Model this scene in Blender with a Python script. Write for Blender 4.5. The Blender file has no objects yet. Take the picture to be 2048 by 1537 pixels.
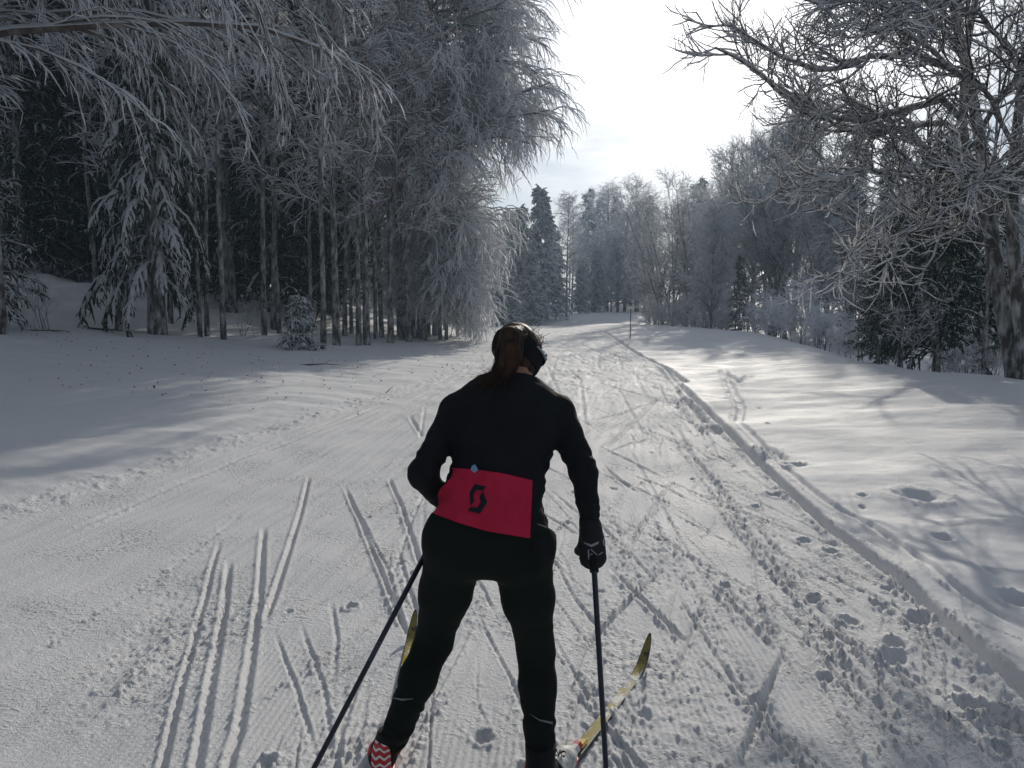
import bpy, math, random
import numpy as np
from mathutils import Vector, Matrix
from mathutils.bvhtree import BVHTree

# ------------------------------------------------------------------ camera, sky, sun, exposure
SC = bpy.context.scene
COL = SC.collection
CAM = np.array((0.0, 0.0, 1.52)); PITCH = math.radians(5.4); FPX = 1560.0
SUN_EL = math.radians(20.3); SUN_AZ = math.radians(16.0)          # azimuth to the right of straight ahead (+Y)
SUN_STRENGTH = 3.35; SKY_STRENGTH = 0.072; EXPOSURE = 0.05
cd = bpy.data.cameras.new('camera'); cam = bpy.data.objects.new('camera', cd); COL.objects.link(cam)
cd.sensor_width = 36.0; cd.lens = 36.0 * FPX / 2048.0
cd.clip_start = 0.05; cd.clip_end = 3000.0
cam.location = CAM; cam.rotation_euler = (math.pi / 2 - PITCH, 0, 0)
SC.camera = cam
SUN_DIR = np.array((math.sin(SUN_AZ) * math.cos(SUN_EL), math.cos(SUN_AZ) * math.cos(SUN_EL), math.sin(SUN_EL)))

w = bpy.data.worlds.new('World'); SC.world = w; w.use_nodes = True
nt = w.node_tree; N = nt.nodes; L = nt.links; N.clear()
def nd(t, **kw):
    n = N.new(t)
    for k, v in kw.items(): setattr(n, k, v)
    return n
def vmath(op, a=None, b=None):
    n = nd('ShaderNodeMath', operation=op)
    for i, v in enumerate((a, b)):
        if v is None: continue
        if isinstance(v, (int, float)): n.inputs[i].default_value = v
        else: L.new(v, n.inputs[i])
    return n.outputs[0]
sky = nd('ShaderNodeTexSky', sky_type='NISHITA', sun_disc=False)
sky.sun_elevation = SUN_EL; sky.sun_rotation = SUN_AZ; sky.altitude = 1000; sky.air_density = 1.0; sky.dust_density = 1.0; sky.ozone_density = 1.5
tc = nd('ShaderNodeTexCoord')
sep = nd('ShaderNodeSeparateXYZ'); L.new(tc.outputs['Generated'], sep.inputs[0])
# thin cloud sheet: project the view direction on a flat layer overhead
zz = vmath('ADD', vmath('MAXIMUM', sep.outputs[2], 0.0), 0.12)
cx = vmath('DIVIDE', sep.outputs[0], zz); cy = vmath('DIVIDE', sep.outputs[1], zz)
cmb = nd('ShaderNodeCombineXYZ'); L.new(cx, cmb.inputs[0]); L.new(cy, cmb.inputs[1])
no = nd('ShaderNodeTexNoise'); no.inputs['Scale'].default_value = 1.3; no.inputs['Detail'].default_value = 6; no.inputs['Roughness'].default_value = 0.55
L.new(cmb.outputs[0], no.inputs['Vector'])
cr = nd('ShaderNodeValToRGB'); cr.color_ramp.elements[0].position = 0.36; cr.color_ramp.elements[1].position = 0.62
L.new(no.outputs[0], cr.inputs[0])
dt = nd('ShaderNodeVectorMath', operation='DOT_PRODUCT'); L.new(tc.outputs['Generated'], dt.inputs[0]); dt.inputs[1].default_value = tuple(SUN_DIR)
dp = vmath('MAXIMUM', dt.outputs['Value'], 0.0)
glow = vmath('ADD', vmath('MULTIPLY', vmath('POWER', dp, 40.0), 34.0), vmath('MULTIPLY', vmath('POWER', dp, 7.0), 10.0))
clb = vmath('ADD', glow, 4.0)
ccol = nd('ShaderNodeMix', data_type='RGBA', blend_type='MULTIPLY'); ccol.inputs[0].default_value = 1.0
ccol.inputs[6].default_value = (0.99, 0.985, 0.99, 1); L.new(clb, ccol.inputs[7])
mixs = nd('ShaderNodeMix', data_type='RGBA')
mk = vmath('ADD', vmath('MULTIPLY', cr.outputs[0], 0.72), 0.10)
L.new(mk, mixs.inputs[0]); L.new(sky.outputs[0], mixs.inputs[6]); L.new(ccol.outputs[2], mixs.inputs[7])
bg = nd('ShaderNodeBackground'); bg.inputs['Strength'].default_value = SKY_STRENGTH
L.new(mixs.outputs[2], bg.inputs[0]); wo = nd('ShaderNodeOutputWorld'); L.new(bg.outputs[0], wo.inputs[0])

sd = bpy.data.lights.new('sun', 'SUN'); sun = bpy.data.objects.new('sun', sd); COL.objects.link(sun)
sd.energy = SUN_STRENGTH; sd.angle = math.radians(0.6); sd.color = (1.0, 0.93, 0.82)
sun.rotation_euler = Vector(SUN_DIR).to_track_quat('Z', 'Y').to_euler(); sun.location = (5, 20, 30)
SC.view_settings.view_transform = 'Standard'; SC.view_settings.look = 'None'
SC.view_settings.exposure = EXPOSURE; SC.view_settings.gamma = 1.0; SC.view_settings.use_curve_mapping = False
SC.render.engine = 'CYCLES'
SC.cycles.max_bounces = 5; SC.cycles.diffuse_bounces = 3; SC.cycles.glossy_bounces = 2; SC.cycles.transparent_max_bounces = 8
SC.cycles.volume_bounces = 0
SC.cycles.use_denoising = True
RNG = np.random.default_rng(7)

# ------------------------------------------------------------------ helpers
def norm(v): return v / (np.linalg.norm(v, axis=-1, keepdims=True) + 1e-12)
F_AX = np.array((0, math.cos(PITCH), -math.sin(PITCH))); U_AX = np.array((0, math.sin(PITCH), math.cos(PITCH))); R_AX = np.array((1.0, 0, 0))
def at(px, py, D):
    """A point of the place: where the photograph shows it at distance D from where it was taken."""
    return CAM + D * (F_AX + (px - 1024.0) / FPX * R_AX - (py - 768.5) / FPX * U_AX)

def make_mesh(name, verts, quads=None, tris=None, smooth=False, mats=(), mat_idx=None):
    me = bpy.data.meshes.new(name)
    verts = np.asarray(verts, dtype=np.float32)
    nq = 0 if quads is None else len(quads); ntr = 0 if tris is None else len(tris)
    loops = []
    if nq: loops.append(np.asarray(quads, dtype=np.int32).ravel())
    if ntr: loops.append(np.asarray(tris, dtype=np.int32).ravel())
    loops = np.concatenate(loops) if loops else np.zeros(0, np.int32)
    me.vertices.add(len(verts)); me.vertices.foreach_set('co', verts.ravel())
    me.loops.add(len(loops)); me.loops.foreach_set('vertex_index', loops)
    me.polygons.add(nq + ntr)
    ls = np.concatenate([np.arange(nq) * 4, nq * 4 + np.arange(ntr) * 3]).astype(np.int32)
    me.polygons.foreach_set('loop_start', ls)
    me.polygons.foreach_set('use_smooth', np.full(nq + ntr, smooth, dtype=bool))
    for m in mats: me.materials.append(m)
    if mat_idx is not None: me.polygons.foreach_set('material_index', np.asarray(mat_idx, np.int32))
    me.update(calc_edges=True); me.validate()
    return me
def link(name, me, parent=None, loc=None):
    o = bpy.data.objects.new(name, me); COL.objects.link(o)
    if parent is not None: o.parent = parent
    if loc is not None: o.location = loc
    return o
def tag(o, label=None, cat=None, group=None, kind=None):
    if label: o['label'] = label
    if cat: o['category'] = cat
    if group: o['group'] = group
    if kind: o['kind'] = kind
    return o

# noise (gradient noise, 2-D and 3-D, vectorised)
_perm = np.random.default_rng(3).permutation(4096).astype(np.int64)
def _h2(i, j): return _perm[(_perm[i & 4095] + j) & 4095]
def perlin2(x, y, seed=0):
    xi = np.floor(x).astype(np.int64); yi = np.floor(y).astype(np.int64)
    xf = x - xi; yf = y - yi; u = xf * xf * xf * (xf * (xf * 6 - 15) + 10); v = yf * yf * yf * (yf * (yf * 6 - 15) + 10)
    def g(i, j, dx, dy):
        a = _h2(i + seed * 131, j + seed * 57) * (2 * math.pi / 4096); return np.cos(a) * dx + np.sin(a) * dy
    n00 = g(xi, yi, xf, yf); n10 = g(xi + 1, yi, xf - 1, yf); n01 = g(xi, yi + 1, xf, yf - 1); n11 = g(xi + 1, yi + 1, xf - 1, yf - 1)
    return ((n00 * (1 - u) + n10 * u) * (1 - v) + (n01 * (1 - u) + n11 * u) * v) * 1.5
def noise3(p, s, seed=0):
    q = p * s
    return (perlin2(q[..., 0] + 7.1, q[..., 1] + q[..., 2] * .37, seed) + perlin2(q[..., 1] + 3.3, q[..., 2] + q[..., 0] * .41, seed + 5) + perlin2(q[..., 2] + 1.7, q[..., 0] + q[..., 1] * .29, seed + 9)) / 2.0
def sstep(a, b, x):
    t = np.clip((x - a) / (b - a), 0, 1); return t * t * (3 - 2 * t)

# ------------------------------------------------------------------ materials
def mat(name, col, rough=0.8, spec=0.3, **kw):
    m = bpy.data.materials.new(name); m.use_nodes = True
    b = m.node_tree.nodes['Principled BSDF']
    b.inputs['Base Color'].default_value = (*col, 1); b.inputs['Roughness'].default_value = rough
    b.inputs['Specular IOR Level'].default_value = spec
    for k, v in kw.items(): b.inputs[k].default_value = v
    return m
def noisy(m, c1, c2, scale, lo=0.4, hi=0.6, detail=4, bump=0.0, bscale=None, stretch=None, coords='Object', rough=0.6):
    t = m.node_tree; b = t.nodes['Principled BSDF']
    c = t.nodes.new('ShaderNodeTexCoord'); src = c.outputs[coords]
    if stretch:
        mp = t.nodes.new('ShaderNodeMapping'); mp.inputs['Scale'].default_value = stretch; t.links.new(src, mp.inputs[0]); src = mp.outputs[0]
    n = t.nodes.new('ShaderNodeTexNoise'); n.inputs['Scale'].default_value = scale; n.inputs['Detail'].default_value = detail; n.inputs['Roughness'].default_value = rough
    t.links.new(src, n.inputs['Vector'])
    r = t.nodes.new('ShaderNodeValToRGB'); r.color_ramp.elements[0].position = lo; r.color_ramp.elements[1].position = hi
    r.color_ramp.elements[0].color = (*c1, 1); r.color_ramp.elements[1].color = (*c2, 1)
    t.links.new(n.outputs[0], r.inputs[0]); t.links.new(r.outputs[0], b.inputs['Base Color'])
    if bump:
        n2 = t.nodes.new('ShaderNodeTexNoise'); n2.inputs['Scale'].default_value = bscale or scale; n2.inputs['Detail'].default_value = 5
        t.links.new(src, n2.inputs['Vector'])
        bp = t.nodes.new('ShaderNodeBump'); bp.inputs['Strength'].default_value = 1.0; bp.inputs['Distance'].default_value = bump
        t.links.new(n2.outputs[0], bp.inputs['Height']); t.links.new(bp.outputs[0], b.inputs['Normal'])
    return m
M = {}
M['snow'] = mat('snow', (0.82, 0.825, 0.84), 0.55, 0.22)
M['tree_snow'] = mat('snow_on_twigs', (0.90, 0.91, 0.94), 0.8, 0.2)
M['bark'] = noisy(mat('bark', (0.1, 0.09, 0.08), 0.9, 0.15), (0.07, 0.063, 0.056), (0.50, 0.50, 0.50), 9.0, 0.42, 0.70, 6, 0.02, 20, (1, 1, .35))
M['twig_bark'] = mat('twig_bark', (0.06, 0.048, 0.042), 0.9, 0.15)
M['frost_twig'] = noisy(mat('frosted_twig', (0.3, 0.3, 0.32), 0.9, 0.15), (0.060, 0.042, 0.034), (0.30, 0.27, 0.25), 3.0, 0.45, 0.75)
M['needles'] = noisy(mat('needles', (0.03, 0.05, 0.03), 0.8, 0.2), (0.012, 0.022, 0.016), (0.045, 0.068, 0.034), 4.0)
M['brown_leaf'] = noisy(mat('brown_leaf', (0.2, 0.08, 0.04), 0.7, 0.2), (0.10, 0.035, 0.02), (0.26, 0.11, 0.05), 5.0)
M['pole_wood'] = mat('marker_wood', (0.04, 0.035, 0.04), 0.7)
def translucent(m, f):
    t = m.node_tree; b = t.nodes['Principled BSDF']; o = t.nodes['Material Output']
    tr = t.nodes.new('ShaderNodeBsdfTranslucent'); mx = t.nodes.new('ShaderNodeMixShader'); mx.inputs[0].default_value = f
    bc = b.inputs['Base Color']
    if bc.is_linked: t.links.new(bc.links[0].from_socket, tr.inputs[0])
    else: tr.inputs[0].default_value = bc.default_value
    t.links.new(b.outputs[0], mx.inputs[1]); t.links.new(tr.outputs[0], mx.inputs[2]); t.links.new(mx.outputs[0], o.inputs['Surface'])
translucent(M['tree_snow'], .45); translucent(M['brown_leaf'], .4)
def snow_ground_material():
    m = M['snow']; t = m.node_tree; b = t.nodes['Principled BSDF']
    c = t.nodes.new('ShaderNodeTexCoord')
    n = t.nodes.new('ShaderNodeTexNoise'); n.inputs['Scale'].default_value = 55; n.inputs['Detail'].default_value = 5; n.inputs['Roughness'].default_value = 0.7
    n3 = t.nodes.new('ShaderNodeTexNoise'); n3.inputs['Scale'].default_value = 260; n3.inputs['Detail'].default_value = 2
    t.links.new(c.outputs['Object'], n.inputs['Vector']); t.links.new(c.outputs['Object'], n3.inputs['Vector'])
    def mth(op, x, y, z=None):
        m_ = t.nodes.new('ShaderNodeMath'); m_.operation = op
        for i_, v_ in enumerate((x, y, z)):
            if v_ is None: continue
            if isinstance(v_, (int, float)): m_.inputs[i_].default_value = v_
            else: t.links.new(v_, m_.inputs[i_])
        return m_.outputs[0]
    def noi(sc, de, ro=.55):
        q = t.nodes.new('ShaderNodeTexNoise'); q.inputs['Scale'].default_value = sc; q.inputs['Detail'].default_value = de; q.inputs['Roughness'].default_value = ro
        t.links.new(c.outputs['Object'], q.inputs['Vector']); return q.outputs[0]
    at_ = t.nodes.new('ShaderNodeAttribute'); at_.attribute_name = 'groomed'; gm = at_.outputs['Fac']
    crumb = mth('MAXIMUM', mth('SUBTRACT', noi(34, 4, .6), .52), 0.0)
    patch = mth('MULTIPLY', mth('MAXIMUM', mth('SUBTRACT', noi(1.7, 3), .44), 0.0), mth('MULTIPLY', gm, 7.0))
    hgt = mth('ADD', mth('MULTIPLY', mth('MULTIPLY', crumb, patch), 2.6), mth('MULTIPLY', noi(60, 5, .72), mth('MULTIPLY_ADD', gm, .28, .30)))
    hgt = mth('ADD', hgt, mth('MULTIPLY', noi(300, 2), .13))
    bp = t.nodes.new('ShaderNodeBump'); bp.inputs['Strength'].default_value = 1.0; bp.inputs['Distance'].default_value = 0.022
    t.links.new(hgt, bp.inputs['Height']); t.links.new(bp.outputs[0], b.inputs['Normal'])
    n2 = t.nodes.new('ShaderNodeTexNoise'); n2.inputs['Scale'].default_value = 1.2; n2.inputs['Detail'].default_value = 5
    t.links.new(c.outputs['Object'], n2.inputs['Vector'])
    r = t.nodes.new('ShaderNodeValToRGB'); r.color_ramp.elements[0].position = .3; r.color_ramp.elements[1].position = .7
    r.color_ramp.elements[0].color = (0.6, 0.6, 0.6, 1); r.color_ramp.elements[1].color = (0.8, 0.8, 0.8, 1)
    t.links.new(n2.outputs[0], r.inputs[0]); t.links.new(r.outputs[0], b.inputs['Roughness'])
snow_ground_material()

# ------------------------------------------------------------------ ground: one snow sheet with the tracks pressed into it
_ys = np.arange(-60, 400, 0.5)
_zs = np.interp(_ys, [-60, 0, 3, 6, 10, 20, 30, 40, 45, 51, 56, 62, 72, 100, 300], [0, 0, 0, .03, .15, .35, .52, .62, .60, .52, .75, 1.05, 1.15, 1.4, 3.0])
_k = np.exp(-0.5 * (np.arange(-8, 9) / 3.0) ** 2); _k /= _k.sum()
_zs = np.convolve(np.pad(_zs, 8, mode='edge'), _k, mode='valid')
def x_left(y): return np.interp(y, [0, 10, 17, 19, 30, 36, 45, 60], [-16, -13, -11, -9.2, -3.4, -1.5, -.5, -1])
def x_right(y): return np.interp(y, [0, 8, 12.5, 15, 18, 29, 40, 50, 60], [10, 9, 8.4, 7.4, 7.4, 9.2, 7.0, 6, 9])
def trail_l(y): return np.interp(y, [0, 3, 5.5, 8.6, 14, 35, 60], [-4.0, -3.9, -3.6, -2.9, -1.56, .8, 2])
def trail_r(y): return np.interp(y, [0, 3, 6.9, 11.4, 23, 40, 60], [1.9, 2.0, 2.4, 2.75, 3.3, 3.7, 5])
def base(x, y):
    z = np.interp(y, _ys, _zs)
    lx = np.maximum(0, -x - 1.5)
    z = z + 0.105 * (lx - 1.0 * (1 - np.exp(-lx / 1.0))) * (.55 + .45 * sstep(4, 15, y)) * (1 - .6 * sstep(40, 60, y))
    d = x_left(y) - x
    z = z + (0.55 * sstep(0, 4.5, d) + 0.035 * np.clip(d - 2, 0, 60)) * sstep(2, 12, y)
    z = z + 0.22 * sstep(2, 8, x) * sstep(3, 10, y)
    d = x - x_right(y)
    z = z - 0.75 * sstep(-.6, 3.0, d) * (1 - sstep(42, 52, y))
    z = z + .075 * np.maximum(0, np.hypot(x - 10, y - 20) - 55) * sstep(0, 30, y)
    return z
def ground_pt(px, py):
    d = (F_AX + (px - 1024.0) / FPX * R_AX - (py - 768.5) / FPX * U_AX)
    s = 1.0
    for _ in range(400):
        p = CAM + d * s
        g = p[2] - float(base(p[0], p[1]))
        if g < 0.002: break
        s += max(0.003, min(g * 2.0, .25))
    return CAM + d * s
def place(px, D):
    x = (px - 1024.0) / FPX * D; y = (D - .12) / 0.9956
    return np.array((x, y, float(base(x, y))))

def full_heights(X, Y):
    Z = base(X, Y)
    shp = X.shape
    xl = trail_l(Y); xr = trail_r(Y)
    tm = sstep(-.35, .25, X - xl) * sstep(-.3, .2, xr - X) * (1 - sstep(50, 58, Y))           # inside the groomed trail
    # undisturbed snow: soft wind waves
    Z = Z + (1 - tm) * (0.035 * perlin2(X * .55 + 3, Y * 1.1) + 0.018 * perlin2(X * 1.3, Y * 2.6, 2) + .004 * perlin2(X * 6, Y * 9, 4))
    fbank = sstep(0, 3, x_left(Y) - X)
    Z = Z + fbank * (0.22 * perlin2(X * .45, Y * .45, 6) + .10 * perlin2(X * 1.3, Y * 1.3, 7))
    # trail: slightly lower than the field, streaks along it, clumps
    Z = Z - 0.02 * tm
    u = X - (xl + xr) * .5
    Z = Z + tm * (0.006 * perlin2(u * 5.5, Y * .55, 11) + 0.005 * perlin2(u * 14, Y * 1.0, 12) + .012 * perlin2(X * 1.5, Y * 1.8, 13))
    near = 1 - sstep(5.5, 9, np.hypot(X, Y))
    cord = sstep(0.0, .25, perlin2(X * .5 + 9, Y * .35, 14) + .12) * tm * near
    Z = Z + cord * 0.0022 * np.sin((X - .045 * Y) * 2 * math.pi / .028)
    cl = .8 * perlin2(X * 17, Y * 15, 15) + .8 * perlin2(X * 43, Y * 37, 16) + .5 * perlin2(X * 85, Y * 75, 19)
    patch = sstep(.0, .42, perlin2(X * .9, Y * .45, 17) + .45 * perlin2(X * 3, Y * 2.0, 18) - .02)
    mid = sstep(-1.9, -.2, X - .04 * Y) * .8 + .25
    Z = Z + tm * patch * mid * (0.011 * np.maximum(0, cl - .1) - .009 * np.maximum(0, -cl - .25))
    far = sstep(8, 16, Y)
    Z = Z + tm * far * (.010 * perlin2(X * 4.0, Y * 2.2, 21) + .014 * np.maximum(0, perlin2(X * 11, Y * 6, 22)) + .010 * np.maximum(0, perlin2(X * 24, Y * 13, 24)))
    # fringe along the left edge of the grooming and beyond the right track
    fr = np.exp(-((X - xl) / .22) ** 2) * (1 - sstep(35, 45, Y))
    Z = Z + fr * (.022 * np.maximum(0, perlin2(X * 9, Y * 7, 23)) + .014 * np.maximum(0, cl))
    return Z, tm

STROKES = []   # (points in metres, half width, depth, berm, roughness)
def stroke(px, hw, depth, berm=0.4, rough=0.3, scale=None, off=(0, 0)):
    pts = [ground_pt(off[0] + (x / scale if scale else x), off[1] + (y / scale if scale else y))[:2] for x, y in px]
    STROKES.append((np.array(pts), hw, depth, berm, rough))
S1 = 1.713; O1 = (0, 640); S2 = 1.714; O2 = (1150, 640)
def sl(p, *a, **k): stroke(p, *a, scale=S1, off=O1, **k)
def sr(p, *a, **k): stroke(p, *a, scale=S2, off=O2, **k)
sl([(755, 740), (730, 830), (640, 1170), (550, 1537), (520, 1640)], .026, .024, .7)
sl([(787, 810), (770, 960), (735, 1170), (690, 1420), (672, 1537), (650, 1640)], .034, .028, .7)
sl([(905, 690), (890, 930), (860, 1150), (820, 1400), (795, 1480), (770, 1620)], .034, .028, .7)
sl([(1062, 520), (1030, 650), (985, 800), (940, 930), (905, 1030)], .03, .03, .8)
sl([(1180, 560), (1240, 690), (1290, 810), (1340, 940), (1390, 1060)], .027, .03, .8)
sl([(1330, 530), (1375, 630), (1410, 730), (1440, 830)], .027, .028, .8)
sl([(870, 1410), (1000, 1310), (1150, 1210), (1320, 1080)], .012, .012, .3)
sl([(905, 1060), (1130, 940), (1390, 770)], .014, .014, .4)
sl([(1200, 690), (1400, 590)], .012, .012, .4)
sl([(1400, 320), (1450, 400)], .03, .03, .6)
sl([(1455, 290), (1440, 400)], .02, .02, .6)
sl([(200, 1537), (420, 1340), (640, 1120), (800, 960), (880, 850)], .10, .012, .5, rough=1.2)
sl([(60, 1470), (260, 1370), (480, 1080), (700, 800)], .09, .008, .4, rough=1.0)
sl([(0, 1200), (300, 1010), (560, 860), (850, 640)], .03, .006, .3, rough=1.2)
sl([(120, 770), (300, 690), (480, 610), (820, 470), (1100, 370), (1300, 290)], .05, .012, .5, rough=1.2)
sr([(100, 40), (160, 80), (220, 120), (300, 160), (400, 260), (520, 370), (640, 490), (760, 600), (880, 710), (1000, 800), (1150, 910), (1290, 1040), (1420, 1150), (1560, 1280), (1750, 1450)], .07, .07, .4, rough=.5)
sr([(540, 330), (640, 420), (740, 520), (870, 620), (1000, 690), (1130, 780), (1260, 880), (1400, 960), (1600, 1080)], .05, .035, .6, rough=.5)
sr([(330, 340), (400, 460), (500, 590), (600, 740), (720, 870), (840, 980), (940, 1110), (1040, 1230), (1140, 1330), (1300, 1500)], .05, .022, .7, rough=1.0)
sr([(450, 560), (540, 680), (640, 800), (760, 910)], .04, .03, .7, rough=.8)
sr([(470, 890), (560, 990), (700, 1140)], .04, .02, .7, rough=1.0)
sr([(745, 1065), (690, 1200), (640, 1320), (570, 1530), (545, 1620)], .03, .035, .9)
sr([(465, 880), (400, 1070), (340, 1230), (300, 1350)], .024, .025, .7)
sr([(100, 820), (210, 930), (300, 1010), (430, 1130)], .03, .03, .7)
sr([(340, 540), (270, 640), (200, 750), (150, 860)], .022, .022, .7)
sr([(300, 250), (200, 350), (100, 440)], .025, .025, .7)
sr([(290, 270), (180, 310), (60, 340)], .02, .02, .6)
sr([(330, 820), (200, 940), (90, 1050), (0, 1160)], .024, .026, .7)
sr([(290, 390), (190, 420), (80, 460)], .02, .02, .6)
sr([(90, 480), (150, 540), (215, 590)], .03, .03, .7)
sr([(370, 320), (420, 340), (470, 360)], .012, .012, .4)
sr([(430, 410), (500, 440), (545, 460), (550, 490), (515, 515), (500, 530)], .011, .014, .4)
sr([(510, 540), (570, 570), (620, 590), (645, 640), (640, 700), (665, 750), (700, 780), (800, 850), (900, 900), (980, 970)], .011, .014, .4)
sr([(610, 880), (700, 970), (790, 1060), (880, 1190), (1000, 1330), (1120, 1480)], .02, .02, .6, rough=.8)
sr([(500, 170), (560, 215), (600, 190)], .06, .035, .6, rough=1.2)
sr([(510, 160), (540, 240), (570, 300), (560, 350)], .08, .03, .6, rough=1.6)
sr([(1300, 770), (1400, 850), (1480, 900)], .03, .012, .4)
for (a, b) in [((360, 260), (440, 350)), ((440, 350), (500, 390)), ((640, 420), (720, 480)), ((720, 480), (790, 500)), ((300, 160), (380, 215))]:
    sr([a, b], .10, .05, .7, rough=2.0)
rs = random.Random(5)
for i in range(520):                                     # the crossing skating strokes up the trail
    y = 1.5 * (26 ** (rs.random() ** .75)); xx = rs.uniform(max(trail_l(y) * .4, -.9 if y < 5 else -9), trail_r(y) + .1)
    a = math.radians(rs.choice((-1, 1)) * rs.uniform(4, 27) + 3); ln = rs.uniform(.5, 1.9) * (1 + y / 20)
    p0 = np.array((xx, y)); dr = np.array((math.sin(a), math.cos(a)))
    bow = np.array((dr[1], -dr[0])) * rs.uniform(-.05, .05)
    STROKES.append((np.array([p0 - dr * ln / 2, p0 + bow, p0 + dr * ln / 2]), rs.uniform(.009, .024), rs.uniform(.004, .016), rs.uniform(.3, .9), rs.uniform(.3, .8)))
for i in range(46):                                      # long glide marks running along the trail
    y = rs.uniform(2, 22); xx = rs.uniform(.1 + .04 * y, float(trail_r(y)) - .1); a = math.radians(rs.uniform(-4, 9)); ln = rs.uniform(1.5, 6)
    dr = np.array((math.sin(a), math.cos(a))); p0 = np.array((xx, y))
    STROKES.append((np.array([p0 - dr * ln / 2, p0, p0 + dr * ln / 2]), rs.uniform(.012, .045), rs.uniform(.003, .011), .5, rs.uniform(.4, 1.0)))
DENTS = []
for (x, y, s) in [(680, 595, 1.2), (620, 632, .8), (785, 748, .9), (878, 787, 1.0), (1050, 965, 1.0), (940, 1015, .9), (1175, 1020, 1.2), (1095, 1095, 1.1), (1095, 1140, 1.1),
                  (985, 603, .9), (1260, 752, 1.3), (1370, 1315, 1.2), (1440, 1345, 1.2), (1490, 1380, 1.4), (1510, 945, 1.5), (860, 1210, .7), (630, 1300, .7), (425, 375, .6), (505, 468, .7),
                  (545, 490, .6), (985, 635, .6), (630, 300, .7), (660, 355, .7), (560, 290, .8), (820, 940, .9), (450, 235, .7)]:
    DENTS.append((ground_pt(O2[0] + x / S2, O2[1] + y / S2)[:2], .045 * s, .035 * s))
for i in range(70):
    y = 1.8 * (11 ** rs.random()); DENTS.append((np.array((rs.uniform(-1.2, 2.2), y)), rs.uniform(.015, .035), rs.uniform(.012, .03)))
DENTS.append((ground_pt(1150 + 1180 / S2, 640 + 603 / S2)[:2], .16, .05))

def apply_tracks(X, Y, Z):
    fx = X.ravel(); fy = Y.ravel(); fz = Z.ravel()
    rr = .35 * perlin2(fx * 17, fy * 15, 31) + .55 * perlin2(fx * 37, fy * 33, 33) + .45 * perlin2(fx * 70, fy * 60, 35); r2 = .6 * perlin2(fx * 7, fy * 6, 32) + .4 * perlin2(fx * 21, fy * 19, 34)
    order = np.argsort(fy); sy = fy[order]
    for pts, hw, depth, berm, rough in STROKES:
        yy = float(pts[:, 1].mean()); fk = float(sstep(4, 14, yy)); hw = hw * (.55 if hw < .05 else .75) * (1 + .9 * fk * (hw < .05)); depth = depth * (.7 if hw < .03 else .8) * (1 + .5 * fk); berm = berm * .75
        # densify
        seg = []
        for a, b in zip(pts[:-1], pts[1:]): seg.append((a, b))
        m = hw * 4 + .05
        lo = pts.min(0) - m; hi = pts.max(0) + m
        i0, i1 = np.searchsorted(sy, (lo[1], hi[1])); ids = order[i0:i1]
        ids = ids[(fx[ids] > lo[0]) & (fx[ids] < hi[0])]
        if not len(ids): continue
        x = fx[ids]; y = fy[ids]; best = np.full(len(ids), 1e9); side = np.zeros(len(ids)); endf = np.zeros(len(ids))
        tot = sum(np.linalg.norm(b - a) for a, b in seg); acc = 0
        for a, b in seg:
            ab = b - a; l2 = float(ab @ ab); t = np.clip(((x - a[0]) * ab[0] + (y - a[1]) * ab[1]) / l2, 0, 1)
            dx = x - a[0] - t * ab[0]; dy = y - a[1] - t * ab[1]; d = np.hypot(dx, dy)
            up = d < best; best[up] = d[up]; side[up] = ((ab[0] * dy - ab[1] * dx) / math.sqrt(l2))[up]
            s = (acc + t * math.sqrt(l2)) / tot; endf[up] = s[up]; acc += math.sqrt(l2)
        fade = (sstep(0, .12, endf) * sstep(0, .06, 1 - endf) if tot > 2.2 else sstep(0, .35, endf) * sstep(0, .3, 1 - endf)) if tot < 8 else 1.0
        q = best * (1 + .15 * min(rough, 1.2) * r2[ids]) / hw
        groove = 1 - sstep(.55, 1.15, q)
        bw = np.exp(-((q - 1.6) / .55) ** 2) * np.where(side < 0, 1.0, .35)
        fz[ids] += fade * (-depth * groove + depth * berm * bw * (1 + min(rough, 1.0) * rr[ids] * 1.2) + rough * .016 * np.maximum(0, rr[ids] - .05) * np.exp(-(best / (hw * 2 + .03)) ** 2))
    for c, r, dep in DENTS:
        i0, i1 = np.searchsorted(sy, (c[1] - r * 3, c[1] + r * 3)); ids = order[i0:i1]
        ids = ids[np.abs(fx[ids] - c[0]) < r * 3]
        if not len(ids): continue
        q = np.hypot(fx[ids] - c[0], (fy[ids] - c[1]) * .8) / r + .3 * r2[ids]
        fz[ids] += -dep * (1 - sstep(.5, 1.1, q)) + .3 * dep * np.exp(-((q - 1.4) / .35) ** 2) * (1 + rr[ids])
    return fz.reshape(Z.shape)

def build_ground():
    r = np.concatenate([[0.05, .5, .9], 1.3 * (40 / 1.3) ** (np.linspace(0, 1, 800)), 40 * (120 / 40) ** np.linspace(.02, 1, 70), [150, 190, 240]])
    th_in = np.radians(np.linspace(-38, 38, 640)); th_out = np.radians(np.linspace(38, 322, 72))[1:-1]
    th = np.concatenate([th_in, th_out]); n = len(th)
    Rg, Tg = np.meshgrid(r, th, indexing='ij')
    X = Rg * np.sin(Tg); Y = Rg * np.cos(Tg)
    Z, tm = full_heights(X, Y)
    Z = apply_tracks(X, Y, Z)
    nr = len(r); idx = np.arange(nr * n).reshape(nr, n); nx = np.roll(idx, -1, axis=1)
    q = np.stack([idx[:-1], nx[:-1], nx[1:], idx[1:]], -1).reshape(-1, 4)[:, ::-1]
    me = make_mesh('snow_ground', np.stack([X, Y, Z], -1).reshape(-1, 3), quads=q, smooth=True, mats=[M['snow']])
    at_ = me.attributes.new('groomed', 'FLOAT', 'POINT'); at_.data.foreach_set('value', tm.ravel().astype(np.float32))
    tag(link('snow_ground', me), kind='structure')
build_ground()

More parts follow.
